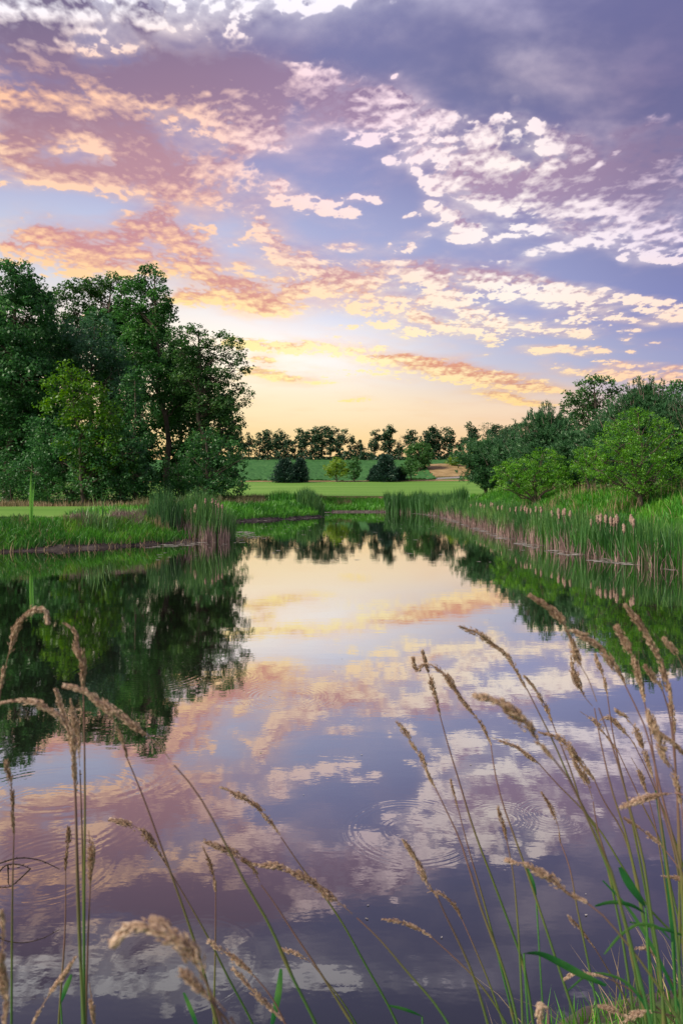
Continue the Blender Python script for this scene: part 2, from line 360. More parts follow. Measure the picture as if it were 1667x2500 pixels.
def spline(pts, n):
    "smooth curve through points, n samples"
    p = np.asarray(pts, float); m = len(p)
    if m == 2: return p[0]+(p[1]-p[0])*np.linspace(0,1,n)[:,None]
    d = np.concatenate([[0], np.cumsum(np.linalg.norm(np.diff(p,axis=0),axis=1))]); q = np.linspace(0, d[-1], n)
    tg = np.gradient(p, d, axis=0); i = np.clip(np.searchsorted(d, q, 'right')-1, 0, m-2)
    h = (d[i+1]-d[i]); s = ((q-d[i])/h)[:,None]; h = h[:,None]
    return (2*s**3-3*s**2+1)*p[i]+(s**3-2*s**2+s)*h*tg[i]+(-2*s**3+3*s**2)*p[i+1]+(s**3-s**2)*h*tg[i+1]

# ================= materials =================
def new_mat(name):
    m = bpy.data.materials.new(name); m.use_nodes = True; t = m.node_tree; t.nodes.clear()
    return m, t, t.nodes.new('ShaderNodeOutputMaterial')
def ramp(t, fac, stops, interp='LINEAR'):
    r = t.nodes.new('ShaderNodeValToRGB'); e = r.color_ramp.elements; r.color_ramp.interpolation = interp
    e[0].position = stops[0][0]; e[0].color = (*stops[0][1], 1); e[1].position = stops[-1][0]; e[1].color = (*stops[-1][1], 1)
    for p, c in stops[1:-1]:
        x = e.new(p); x.color = (*c, 1)
    if fac is not None: t.links.new(fac, r.inputs[0])
    return r.outputs[0]
def noise(t, scale, detail=4, vec=None, rough=.55, stretch=None, coord='Object'):
    n = t.nodes.new('ShaderNodeTexNoise'); n.inputs['Scale'].default_value = scale; n.inputs['Detail'].default_value = detail; n.inputs['Roughness'].default_value = rough
    if vec is None:
        c = t.nodes.new('ShaderNodeTexCoord'); vec = c.outputs[coord]
    if stretch:
        mp = t.nodes.new('ShaderNodeMapping'); mp.inputs['Scale'].default_value = stretch; t.links.new(vec, mp.inputs[0]); vec = mp.outputs[0]
    t.links.new(vec, n.inputs['Vector'])
    return n.outputs[0]
def mth(t, op, a, b=None, c=None, clamp=False):
    n = t.nodes.new('ShaderNodeMath'); n.operation = op; n.use_clamp = clamp
    for i, v in enumerate((a, b, c)):
        if v is None: continue
        if isinstance(v, (int, float)): n.inputs[i].default_value = v
        else: t.links.new(v, n.inputs[i])
    return n.outputs[0]
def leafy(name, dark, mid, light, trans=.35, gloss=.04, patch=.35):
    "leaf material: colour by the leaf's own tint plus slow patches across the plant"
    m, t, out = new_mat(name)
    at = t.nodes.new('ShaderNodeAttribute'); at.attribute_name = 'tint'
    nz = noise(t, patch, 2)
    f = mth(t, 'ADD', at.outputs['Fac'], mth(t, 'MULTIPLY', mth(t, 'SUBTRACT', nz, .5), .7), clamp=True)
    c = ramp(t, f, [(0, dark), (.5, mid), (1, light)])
    d = t.nodes.new('ShaderNodeBsdfDiffuse'); tr = t.nodes.new('ShaderNodeBsdfTranslucent'); g = t.nodes.new('ShaderNodeBsdfGlossy')
    g.inputs['Roughness'].default_value = .45; g.inputs[0].default_value = (.8,.85,.8,1)
    t.links.new(c, d.inputs[0])
    hs = t.nodes.new('ShaderNodeHueSaturation'); hs.inputs['Hue'].default_value = .485; hs.inputs['Saturation'].default_value = 1.1; hs.inputs['Value'].default_value = 1.15
    t.links.new(c, hs.inputs['Color']); t.links.new(hs.outputs[0], tr.inputs[0])
    m1 = t.nodes.new('ShaderNodeMixShader'); m1.inputs[0].default_value = trans; t.links.new(d.outputs[0], m1.inputs[1]); t.links.new(tr.outputs[0], m1.inputs[2])
    m2 = t.nodes.new('ShaderNodeMixShader'); m2.inputs[0].default_value = gloss; t.links.new(m1.outputs[0], m2.inputs[1]); t.links.new(g.outputs[0], m2.inputs[2])
    t.links.new(m2.outputs[0], out.inputs[0])
    return m
def rough(name, stops, scale=3, rgh=.9, bump=.3, stretch=None, detail=6):
    m, t, out = new_mat(name)
    nz = noise(t, scale, detail, stretch=stretch)
    b = t.nodes.new('ShaderNodeBsdfPrincipled'); b.inputs['Roughness'].default_value = rgh; b.inputs['Specular IOR Level'].default_value = .2
    t.links.new(ramp(t, nz, stops), b.inputs['Base Color'])
    bp = t.nodes.new('ShaderNodeBump'); bp.inputs['Strength'].default_value = bump; bp.inputs['Distance'].default_value = .03; t.links.new(nz, bp.inputs['Height']); t.links.new(bp.outputs[0], b.inputs['Normal'])
    t.links.new(b.outputs[0], out.inputs[0])
    return m
M = {}
M['bark'] = rough('bark', [(.3,(.05,.04,.032)),(.7,(.16,.13,.105))], 5, stretch=(1,1,.25))
M['twig_bark'] = rough('twig_bark', [(.3,(.012,.009,.008)),(.7,(.05,.035,.03))], 20)
#                                dark                 mid                light
M['maple']   = leafy('maple_leaves',  (.022,.088,.032), (.058,.200,.062), (.135,.340,.105), trans=.45)
M['oak']     = leafy('oak_leaves',    (.025,.080,.025), (.060,.185,.048), (.150,.320,.080), trans=.45)
M['ivy']     = leafy('ivy_leaves',    (.025,.095,.025), (.060,.225,.055), (.150,.370,.085), trans=.45)
M['silver']  = leafy('silver_leaves', (.036,.100,.055), (.085,.220,.115), (.180,.350,.210), trans=.45)
M['willow']  = leafy('willow_leaves', (.035,.120,.016), (.095,.265,.024), (.210,.420,.036), trans=.45)
M['under']   = leafy('thicket_leaves',(.020,.080,.026), (.050,.185,.052), (.130,.330,.085), trans=.45)
M['cypress'] = leafy('cypress_leaves',(.055,.210,.020), (.150,.420,.040), (.310,.600,.070), trans=.55)
M['pine']    = leafy('pine_needles',  (.020,.075,.032), (.048,.155,.060), (.120,.280,.105), trans=.35)
M['spruce']  = leafy('spruce_needles',(0.015,0.042,0.033), (0.030,0.083,0.060), (0.063,0.143,0.099), trans=.1)
M['far']     = leafy('hedgerow_leaves',(0.021,0.054,0.030),(0.045,0.112,0.054),(0.098,0.188,0.075), trans=.3)
M['lime']    = leafy('young_tree_leaves',(.100,.220,.025), (.240,.400,.040), (.440,.580,.075), trans=.5)
M['round']   = leafy('round_tree_leaves',(0.033,0.108,0.030),(0.072,0.217,0.053),(0.150,0.330,0.075), trans=.35)
M['grass']   = leafy('grass_blades', (0.022,0.094,0.015), (0.069,0.237,0.025), (0.188,0.413,0.044), trans=.35, patch=.6)
M['lush']    = leafy('lush_grass_blades', (0.037,0.175,0.025), (0.081,0.325,0.037), (0.175,0.500,0.056), trans=.35, patch=.4)
M['drygrass']= leafy('dry_grass_blades',(0.105,0.112,0.045),(0.300,0.240,0.128),(0.555,0.405,0.255), trans=.25, patch=.6)
M['cattail'] = leafy('cattail_leaves',(.026,.110,.030), (.075,.225,.055), (.190,.370,.090), trans=.35, patch=.5)
M['reddry']  = leafy('dead_stems',   (0.112,0.075,0.075),(0.270,0.180,0.173),(0.495,0.360,0.300), trans=.1)
M['fluff']   = rough('cattail_fluff', [(.3,(.16,.10,.075)),(.7,(.40,.30,.245))], 18, bump=1.0)
M['mud']     = rough('mud', [(.3,(.035,.028,.028)),(.7,(.13,.11,.11))], 3)
M['path']    = rough('path_asphalt', [(.3,(.22,.20,.20)),(.7,(.34,.32,.31))], 8)
M['soy']     = leafy('crop_leaves', (.030,.105,.032), (.065,.195,.058), (.130,.300,.095), trans=.25, patch=.15)
M['stemgreen'] = leafy('reed_stem', (0.030,0.128,0.045), (0.083,0.240,0.053), (0.285,0.360,0.075), trans=.1, patch=2)
M['reedstem'] = leafy('reed_stem_gradient', (.230,.130,.115), (.170,.190,.060), (.060,.190,.055), trans=.15, patch=.01)
M['stempurple'] = leafy('reed_stem_upper', (0.165,0.090,0.090), (0.300,0.173,0.158), (0.450,0.300,0.195), trans=.1, patch=2)
M['seed']    = leafy('reed_seed_head', (.230,.130,.085), (.520,.360,.255), (.800,.640,.490), trans=.3, patch=30)
M['blade']   = leafy('reed_leaf', (.012,.080,.028), (.028,.160,.050), (.110,.280,.070), trans=.4, patch=25)
M['litter']  = rough('floating_litter', [(.35,(.16,.15,.13)),(.65,(.44,.42,.40))], 9, rgh=.6)
M['lawn']    = None

# ground: green turf, dry patches, mud close to the water's level
def ground_mat():
    m, t, out = new_mat('turf_and_soil')
    tc = t.nodes.new('ShaderNodeTexCoord'); sp = t.nodes.new('ShaderNodeSeparateXYZ'); t.links.new(tc.outputs['Object'], sp.inputs[0])
    n1 = noise(t, .25, 6); n2 = noise(t, 3.0, 6); n3 = noise(t, .07, 3)
    g = ramp(t, n2, [(.3,(.040,.105,.018)),(.55,(.075,.190,.028)),(.75,(.130,.245,.045))])
    b = ramp(t, n2, [(.3,(.10,.075,.045)),(.7,(.26,.20,.12))])
    mx = t.nodes.new('ShaderNodeMixRGB'); t.links.new(ramp(t, n1, [(.52,(0,0,0)),(.68,(1,1,1))]), mx.inputs[0]); t.links.new(g, mx.inputs[1]); t.links.new(b, mx.inputs[2])
    md = ramp(t, n2, [(.3,(.040,.032,.032)),(.7,(.15,.125,.12))])
    mm = t.nodes.new('ShaderNodeMixRGB')
    f = mth(t, 'MULTIPLY', mth(t, 'SUBTRACT', mth(t, 'ADD', .17, mth(t, 'MULTIPLY', n2, .12)), sp.outputs[2]), 14, clamp=True)
    t.links.new(f, mm.inputs[0]); t.links.new(mx.outputs[0], mm.inputs[1]); t.links.new(md, mm.inputs[2])
    p = t.nodes.new('ShaderNodeBsdfPrincipled'); p.inputs['Roughness'].default_value = .95; p.inputs['Specular IOR Level'].default_value = .1
    bp = t.nodes.new('ShaderNodeBump'); bp.inputs['Distance'].default_value = .06; bp.inputs['Strength'].default_value = .6
    t.links.new(n2, bp.inputs['Height']); t.links.new(bp.outputs[0], p.inputs['Normal'])
    t.links.new(mm.outputs[0], p.inputs['Base Color']); t.links.new(p.outputs[0], out.inputs[0])
    return m
def turf_mat(name, stops, scale, stretch, bump=.2):
    m, t, out = new_mat(name)
    n1 = noise(t, scale, 5, stretch=stretch); n2 = noise(t, 6, 4)
    f = mth(t, 'ADD', mth(t, 'MULTIPLY', n1, .75), mth(t, 'MULTIPLY', n2, .25))
    p = t.nodes.new('ShaderNodeBsdfPrincipled'); p.inputs['Roughness'].default_value = .9; p.inputs['Specular IOR Level'].default_value = .1
    t.links.new(ramp(t, f, stops), p.inputs['Base Color'])
    bp = t.nodes.new('ShaderNodeBump'); bp.inputs['Distance'].default_value = .05; bp.inputs['Strength'].default_value = bump
    t.links.new(f, bp.inputs['Height']); t.links.new(bp.outputs[0], p.inputs['Normal']); t.links.new(p.outputs[0], out.inputs[0])
    return m
M['ground'] = ground_mat()
M['fairway'] = turf_mat('mown_grass', [(.3,(.095,.225,.040)),(.55,(.155,.310,.060)),(.75,(.225,.370,.090))], .12, (.35,2.2,1))
M['mound'] = turf_mat('dry_meadow', [(.3,(.20,.14,.065)),(.55,(.36,.255,.13)),(.75,(.46,.34,.19))], .5, (1,1,1))
M['roughred'] = turf_mat('seeding_rough', [(.3,(.10,.10,.04)),(.5,(.20,.13,.075)),(.7,(.30,.20,.13))], .35, (.3,1.5,1))

RINGS = [  # centre of ring ripples on the water: photograph px, radius m, width m, wave length m, slope strength
 (1000,2028,.42,.065,.042,.6),(1000,2028,.16,.04,.04,.35),(85,1985,.80,.13,.070,.55),(85,1985,.40,.06,.055,.3),(120,2120,.38,.07,.06,.35),(1340,1990,.16,.10,.035,.9),(1230,2000,.14,.10,.035,.6),
 (700,1700,.35,.3,.06,.35),(450,2350,.36,.025,.035,.35),(1010,2352,.05,.03,.012,.5),(1095,2350,.045,.03,.012,.5),(300,2255,.06,.02,.012,.5),(1290,1712,.12,.06,.03,.5),(640,1720,.12,.06,.03,.6),(350,1640,.5,.5,.09,.5),(900,2190,.0,.03,.012,.0),(560,1650,.3,.3,.07,.4),(200,1870,.9,.2,.12,.3),
]
def water_mat():
    m, t, out = new_mat('pond_water')
    tc = t.nodes.new('ShaderNodeTexCoord'); vec = tc.outputs['Object']
    nzc = t.nodes.new('ShaderNodeTexNoise'); nzc.inputs['Scale'].default_value = 1.3; nzc.inputs['Detail'].default_value = 2; t.links.new(vec, nzc.inputs['Vector'])
    fade = ramp(t, noise(t, 1.6, 2, vec), [(.42,(0,0,0)),(.60,(1,1,1))])
    wv = t.nodes.new('ShaderNodeVectorMath'); wv.operation = 'MULTIPLY_ADD'; t.links.new(nzc.outputs['Color'], wv.inputs[0]); wv.inputs[1].default_value = (.05,.05,0); t.links.new(vec, wv.inputs[2])
    h = mth(t, 'MULTIPLY', noise(t, 5, 3, vec, stretch=(.45,1,1)), .0006)
    h = mth(t, 'ADD', h, mth(t, 'MULTIPLY', noise(t, .8, 2, vec, stretch=(.4,1,1)), .0015))
    h = mth(t, 'ADD', h, mth(t, 'MULTIPLY', noise(t, 30, 2, vec), .00006))
    for (X, Y, r0, w, lam, st) in RINGS:
        if st == 0: continue
        D = CAM_H*F/(Y-HY); x = (X-HX)/F*D
        d = t.nodes.new('ShaderNodeVectorMath'); d.operation = 'DISTANCE'; t.links.new(wv.outputs[0], d.inputs[0]); d.inputs[1].default_value = (x+.025, D+.025, 0)
        r = d.outputs['Value']
        e = mth(t, 'DIVIDE', mth(t, 'SUBTRACT', r, r0), w); g = mth(t, 'EXPONENT', mth(t, 'MULTIPLY', mth(t, 'MULTIPLY', e, e), -1.0))
        s = mth(t, 'SINE', mth(t, 'MULTIPLY', r, 2*math.pi/lam))
        h = mth(t, 'ADD', h, mth(t, 'MULTIPLY', mth(t, 'MULTIPLY', s, mth(t, 'MULTIPLY', g, fade)), 0.0048*lam*st))
    bp = t.nodes.new('ShaderNodeBump'); bp.inputs['Strength'].default_value = 1; bp.inputs['Distance'].default_value = 1; t.links.new(h, bp.inputs['Height'])
    lw = t.nodes.new('ShaderNodeLayerWeight'); lw.inputs[0].default_value = .5
    fac = ramp(t, lw.outputs['Facing'], [(0,(.06,)*3),(.34,(.13,)*3),(.45,(.25,)*3),(.60,(.52,)*3),(.75,(.74,)*3),(.90,(.88,)*3),(1,(.97,)*3)])
    g = t.nodes.new('ShaderNodeBsdfGlossy'); g.inputs['Roughness'].default_value = .012; g.inputs[0].default_value = (.97,.96,.95,1); t.links.new(bp.outputs[0], g.inputs['Normal'])
    d = t.nodes.new('ShaderNodeBsdfDiffuse'); d.inputs[0].default_value = (.014,.014,.012,1)
    mx = t.nodes.new('ShaderNodeMixShader'); t.links.new(fac, mx.inputs[0]); t.links.new(d.outputs[0], mx.inputs[1]); t.links.new(g.outputs[0], mx.inputs[2])
    t.links.new(mx.outputs[0], out.inputs[0])
    return m
M['water'] = water_mat()

# ================= terrain =================
SHORE = np.array([(-60,-2),(-20,-.5),(-7,.6),(-2.5,1.6),(-.8,2.1),(.2,2.45),(.8,2.9),(1.3,3.15),(2.2,3.6),(4,4.6),(7,7),(10.5,11),(11.6,15),(10.4,18.3),(9.5,21.4),(8.8,25.5),(8.5,30),(8.5,34),(8.7,40),(8.9,49),(9.0,57),(8.4,63.5),(6.6,68.5),(2,69.8),
  (-1.6,69.2),(-2.4,66),(-1.5,61),(-1.7,58),(-4,54.2),(-7.9,49),(-7.7,45),(-7.0,40),(-6.2,36),(-5.3,33),(-5.6,31.4),(-7.2,30),(-9.2,28.2),(-12.9,25.6),(-18,23.6),(-30,22),(-60,20)], float)
def shore_dist(x, y):
    "signed distance to the pond's edge, negative over water"
    x = np.asarray(x, float); y = np.asarray(y, float); best = np.full(x.shape, 1e9); ins = np.zeros(x.shape, bool)
    n = len(SHORE)
    for i in range(n):
        ax, ay = SHORE[i]; bx, by = SHORE[(i+1) % n]
        dx, dy = bx-ax, by-ay; t = np.clip(((x-ax)*dx+(y-ay)*dy)/(dx*dx+dy*dy), 0, 1)
        best = np.minimum(best, np.hypot(x-ax-t*dx, y-ay-t*dy))
        c = ((ay > y) != (by > y)) & (x < (bx-ax)*(y-ay)/(by-ay+1e-12)+ax); ins ^= c
    return np.where(ins, -best, best)
def terrain(x, y):
    x = np.asarray(x, float); y = np.asarray(y, float)
    s = shore_dist(x, y) + .25*fbm(x*.6, y*.6, 3, 301)
    H = np.interp(y, [-40,0,30,60,80,95,140,200,262,300,700,3000], [.9,.8,.95,1.0,1.05,1.3,3.7,7.4,13.1,13.6,9,0])
    side = sm(8, 14, x)*sm(10, 26, y)*(1-sm(58,90,y)); H = H + 1.15*side
    H = H + .14*fbm(x*.12, y*.12, 3, 330)*sm(70,20,y) + .5*fbm(x*.012, y*.012, 2, 340)*sm(60,200,y)
    r = np.hypot((x-25)/15, (y-168)/17); H = H + 3.0*np.exp(-r**2*1.2)
    w = 2.6 + 4.6*sm(5, 9, x)*sm(8,14,y)*(1-sm(60,68,y)) + 12*sm(62, 70, y)*sm(-6,0,x)
    k = np.clip(s/w, 0, 1); rt = np.clip((w-2.6)/4.6,0,1)*(x>5)*(y<70); k = k*(2-k)*(1-rt)+(k*k*(3-2*k))*rt
    land = .04 + (H-.04)*k
    bed = -.10 - np.clip(-s*.35, 0, 1.2)
    z = np.where(s > 0, land*np.clip(s*6,0,1) + (1-np.clip(s*6,0,1))*-.02, np.maximum(bed*np.clip(-s*4,0,1), -1.3))
    return z
def tz(x, y): return float(terrain(np.array([x]), np.array([y]))[0])
def axis(a, b, step, lo, hi, g=1.12):
    c = list(np.arange(a, b+1e-6, step)); d = step; v = b
    while v < hi: d *= g; v += d; c.append(min(v, hi))
    d = step; v = a; pre = []
    while v > lo: d *= g; v -= d; pre.append(max(v, lo))
    return np.array(pre[::-1]+c)
def grid_mesh(name, xs, ys, mat, zf, smooth=True):
    X, Y = np.meshgrid(xs, ys); Z = zf(X, Y); nx, ny = len(xs), len(ys)
    v = np.stack([X, Y, Z], -1).reshape(-1,3); i = np.arange(nx*ny).reshape(ny, nx)
    f = np.stack([i[:-1,:-1], i[:-1,1:], i[1:,1:], i[1:,:-1]], -1).reshape(-1,4)
    return mesh_np(name, v, [f], mat, None, smooth)
gx = axis(-20, 20, .33, -2500, 2500); gy = axis(-3, 76, .33, -400, 3000, 1.05)
tag(link('ground', grid_mesh('ground', gx, gy, M['ground'], terrain)), kind='structure')
wm = grid_mesh('pond_water', np.array([-60,-20,20,60.]), np.array([-3,20,45,74.]), M['water'], lambda x, y: x*0)
tag(link('pond_water', wm), kind='structure')
def patch(name, mat, rows, lift=.05, n=40, kind='structure', m=60, zextra=None):
    "ground cover sheet that follows the land; rows: (y, xmin, xmax)"
    rows = np.array(rows, float); ys = np.linspace(rows[0,0], rows[-1,0], m)
    a = np.interp(ys, rows[:,0], rows[:,1]); b = np.interp(ys, rows[:,0], rows[:,2])
    wob = fbm(ys*.35, ys*0+3.3, 3, 77)
    span = (b-a)
    a = a + wob*np.minimum(.8, span*.1); b = b + fbm(ys*.35, ys*0+9.3, 3, 78)*np.minimum(.8, span*.1)
    u = np.linspace(0, 1, n); X = a[:,None]+(b-a)[:,None]*u; Y = np.repeat(ys[:,None], n, 1); Y = Y + (fbm(X*.2, Y*0+1.1, 2, 81)*.8)*min(1., (ys[-1]-ys[0])/20)
    Z = terrain(X, Y)+lift
    if zextra is not None: Z = Z + zextra(X, Y)
    v = np.stack([X,Y,Z],-1).reshape(-1,3); i = np.arange(m*n).reshape(m,n)
    f = np.stack([i[:-1,:-1], i[:-1,1:], i[1:,1:], i[1:,:-1]], -1).reshape(-1,4)
    return tag(link(name, mesh_np(name, v, [f], mat, np.clip(.5+.25*perlin(X*3,Y*3,5).ravel(),0,1), True)), kind=kind)
patch('tee_lawn', M['fairway'], [(33.5,-24,-9.5),(37,-26,-9.0),(44,-30,-10.2),(52,-34,-13)], .06)
patch('practice_green', M['fairway'], [(60,-12.5,-9.5),(64,-14.5,-8.2),(69,-14,-9)], .08)
patch('fairway', M['fairway'], [(93,-16,22),(97,-26,38),(112,-36,46),(128,-40,50),(141,-40,42)], .10, 90, m=90)
patch('seeding_rough', M['roughred'], [(79,-10,14),(84,-14,22),(92,-10,24)], .07, 60)
patch('crop_field', M['soy'], [(144,-62,20),(170,-72,20),(200,-86,30),(240,-95,42),(261,-100,46)], .25, 260, kind='structure', m=180,
      zextra=lambda x,y: .35*perlin(x*1.3,y*.9,3)+.30*np.sin(y*1.6+.25*x+2*perlin(x*.05,y*.05,4)))
patch('dry_meadow', M['mound'], [(149,14,40),(152,10,52),(168,7,56),(186,10,56)], .12, 60)
patch('dry_verge', M['mound'], [(139.5,-42,36),(143.5,-42,20)], .15, 80, m=8)
# cart paths
def path_strip(name, pts, w):
    c = spline([(a,b,0) for a,b in pts], 40); t = np.gradient(c, axis=0); t /= np.linalg.norm(t,axis=1)[:,None]; nrm = np.stack([-t[:,1], t[:,0]],-1)
    V = []
    for k in (-1,-.33,.33,1): q = c[:,:2]+nrm*k*w/2; V.append(np.stack([q[:,0], q[:,1], terrain(q[:,0],q[:,1])+.06],-1))
    v = np.stack(V,1).reshape(-1,3); i = np.arange(len(v)).reshape(-1,4); f = np.stack([i[:-1,:-1], i[:-1,1:], i[1:,1:], i[1:,:-1]],-1).reshape(-1,4)
    return tag(link(name, mesh_np(name, v, [f], M['path'], None, True)), kind='structure')
path_strip('cart_path', [(40,62),(27,66),(21,76),(15,84),(20,92),(40,98)], 2.2)
path_strip('cart_path', [(9,141),(14,143.5),(20,146),(26,148)], 2.4)

# ================= plants =================
rng = np.random.default_rng(11)
def quads(acc, c, ax, ay, tint):
    "one leaf per row: centre, half-length vector, half-width vector"
    n = len(c); v = np.empty((n,4,3), np.float32)
    v[:,0] = c-ax; v[:,1] = c-ay+ax*.15; v[:,2] = c+ax; v[:,3] = c+ay+ax*.15
    f = np.arange(n*4).reshape(n,4); acc.add(v.reshape(-1,3), f, None, np.repeat(tint, 4))
def unit(v): return v/(np.linalg.norm(v, axis=-1, keepdims=True)+1e-9)
def rdir(n, r=None):
    r = r or rng
    return unit(r.normal(size=(n,3)))
def lobe_leaves(acc, c, rx, rz, size, dens, clump=.34, flat=1.0, ry=None, hollow=.55):
    "foliage of one lobe: clumps of leaves on and inside an ellipsoid, open between the clumps"
    c = np.asarray(c); ry = ry or rx
    area = 4*math.pi*((rx*ry)**1.6/3+2*((rx*rz)**1.6)/3)**(1/1.6)
    cr = max(clump*min(rx, rz), size*1.7)
    nc = max(5, int(area/(cr*cr*2.4)))
    d = rdir(nc); rr = rng.uniform(hollow, 1.0, (nc,1))**.6
    cc = d*rr*np.array([rx, ry, rz])+rng.normal(size=(nc,3))*cr*.25
    nl = max(6, int(dens*area/nc)); n = nc*nl
    cid = np.repeat(np.arange(nc), nl)
    s = rng.uniform(.65,1.3,nc)[cid][:,None]*cr
    off = rdir(n)*rng.uniform(.2,1,(n,1))**.5*s*np.array([1,1,.72*flat]); off[:,2] += .08*cr
    pos = c+cc[cid]+off
    nrm = unit(off/cr*.6+np.array([0,0,.7])+rng.normal(size=(n,3))*.55)
    a = unit(np.cross(nrm, rdir(n))); b = np.cross(nrm, a)
    sz = size*rng.uniform(.6,1.25,(n,1))
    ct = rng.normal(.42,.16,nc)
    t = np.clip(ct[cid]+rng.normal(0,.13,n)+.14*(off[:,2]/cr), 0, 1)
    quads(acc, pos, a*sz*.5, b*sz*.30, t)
    return c+cc
def wiggle(a, b, n, amp, sag=0):
    t = np.linspace(0,1,n)[:,None]; p = np.asarray(a)+(np.asarray(b)-np.asarray(a))*t
    p = p + rng.normal(size=(n,3))*amp*np.sin(math.pi*t); p[:,2] += sag*np.sin(math.pi*t[:,0])
    return p
def tree(name, label, cat, bx, D, lobes, mat, trunk_r=.28, size=.30, dens=26, group=None, spread=.5, clump=.34, flat=1.0, back=True, baseY=None, twigs=5, bare=None, bark='bark', hollow=.55):
    """a tree standing D metres ahead at photograph column bx; lobes (X,Y,rx,ry) give the outline of its crown"""
    x0 = (bx-HX)/F*D; z0 = tz(x0, D); root = empty(name, (x0, D, z0-.05)); tag(root, label, cat, group)
    L = []
    for (X, Y, rx, rz) in lobes:
        p = P(X, Y, D); q = D/F; dy = rng.uniform(-1,1)*spread*rx*q*1.3
        L.append((np.array([p.x*(1+dy/D), D+dy, CAM_H+(p.z-CAM_H)*(1+dy/D)]), rx*q, rz*q))
    zs = [l[0][2] for l in L]; ztop = max(l[0][2]+l[2]*.3 for l in L)
    if back:
        for (c, rx, rz) in list(L):
            if rx > 1.3 and rng.random() < .75: L.append((c+np.array([rng.normal()*rx*.2, rx*rng.uniform(.7,1.2), -rz*.15]), rx*.85, rz*.85))
    fa = Acc(); ba = Acc()
    top = max(L, key=lambda l: l[0][2])
    tp = np.array([x0+(top[0][0]-x0)*.8, D+(top[0][1]-D)*.6, top[0][2]])
    tk = wiggle((x0,D,z0-.1), tp, 9, .18*trunk_r*4); tr = np.linspace(trunk_r, trunk_r*.18, 9); tr[0] *= 1.35
    tube(ba, tk, tr, 8)
    for (c, rx, rz) in L:
        k = int(np.argmin([abs(p[2]-(c[2]-(abs(c[0]-x0)+.5)*.7))+ (0 if p[2] < c[2] else 3) for p in tk])); k = max(k, 1)
        r = max(.03, min(tr[k]*.6, .06*rx+.03))
        tube(ba, wiggle(tk[k], c, 6, .10*np.linalg.norm(c-tk[k])*.35, .1*rx), np.linspace(r, r*.35, 6), 5)
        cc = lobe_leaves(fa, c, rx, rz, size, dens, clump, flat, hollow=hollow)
        for q in cc[rng.permutation(len(cc))[:twigs]]:
            tube(ba, wiggle(c, q, 3, .05), [r*.35, r*.25, r*.12], 3)
    if bare:
        for (X0,Y0,X1,Y1) in bare:
            a = np.array(P(X0,Y0,D)); b = np.array(P(X1,Y1,D)); tube(ba, wiggle(a, b, 6, .12), np.linspace(.09,.02,6), 5)
            for _ in range(5):
                k = a+(b-a)*rng.uniform(.3,.95); tube(ba, wiggle(k, k+(unit(b-a)+rdir(1)[0]*.9)*rng.uniform(.4,1.0), 3, .04), [.035,.02,.008], 3)
    o = np.array([x0, D, z0-.05])
    link('crown', fa.mesh('crown', M[mat], origin=o), root); link('trunk', ba.mesh('trunk', M[bark], True, origin=o), root)
    return root

# ---- woodland on the left ----
W = 'trees of the woodland edge'
tree('maple_tree','tall dark blue green maple at the left edge, bushy down to the ground','tree',20,63,
 [(5,690,75,50),(45,665,32,26),(85,710,38,34),(112,745,26,24),(30,770,90,60),(85,830,75,55),(0,860,90,70),(60,930,95,60),(120,900,50,45),(20,1010,110,60),(95,1020,80,60),(40,1100,120,60),(-60,800,80,90),(-60,980,90,90)],'maple',.42,size=.30,dens=36,group=W)
tree('oak_tree','open crowned oak behind the maple, sky showing through its top','tree',240,79,
 [(135,730,26,24),(165,712,30,22),(200,705,30,24),(240,700,32,24),(278,690,26,20),(305,700,22,20),(140,780,34,30),(190,765,36,28),(245,760,38,26),(290,750,30,24),(170,830,50,36),(260,810,50,34),(210,880,70,50)],'oak',.40,size=.32,dens=29,group=W,clump=.42,twigs=8,
 bare=[(215,850,180,745),(235,850,275,760),(262,850,285,790)])
tree('tall_oak_tree','tallest tree of the wood with knobbly sparse top and bare lower trunk','tree',412,72,
 [(328,690,26,20),(300,720,24,22),(352,668,18,14),(368,662,18,12),(385,680,18,14),(342,705,34,26),(395,715,26,20),(415,745,20,16),(370,745,44,34),(320,760,36,30),(400,790,28,34),(350,800,48,36),(385,850,44,40),(330,860,50,44),(410,900,40,38),(360,930,56,44),(430,960,40,36),(390,1000,46,36)],'ivy',.36,size=.29,dens=36,group=W,clump=.40,
 bare=[(405,1000,412,1135),(404,1000,411,1140)])
tree('spreading_oak_tree','lacy oak at the right end of the wood reaching out over the field','tree',505,69,
 [(430,822,22,20),(455,812,22,18),(480,808,20,16),(505,835,20,16),(540,815,17,13),(560,832,18,15),(585,838,12,11),(590,868,16,16),(600,900,14,12),(440,860,40,32),(490,868,36,30),(545,868,26,24),(572,905,24,22),(610,965,11,7),(597,985,14,9),(580,950,22,16),(520,925,40,30),(460,930,46,36),(550,990,34,26),(500,990,46,36),(575,1030,22,22),(540,1050,40,36),(470,1060,50,44)],'oak',.36,size=.27,dens=40,group=W,clump=.42,twigs=8)
tree('silver_maple_tree','grey green tree in the middle of the wood, paler than its neighbours','tree',205,66,
 [(190,810,44,34),(240,800,36,30),(160,850,40,36),(225,860,50,40),(270,850,34,32),(290,900,34,36),(200,930,50,40),(300,960,40,40)],'silver',.30,size=.30,dens=22,group=W)
tree('willow_tree','bright yellow green young tree standing in front of the dark wood','tree',205,54.5,
 [(165,905,26,22),(150,940,40,34),(185,925,28,26),(215,935,16,16),(200,960,46,34),(245,955,20,18),(240,985,40,30),(165,1000,60,44),(230,1030,56,40),(270,1010,28,28),(190,1090,50,36),(260,1080,50,36),(300,1130,40,26),(230,1140,56,34)],'willow',.16,size=.26,dens=24,group=W,clump=.36)
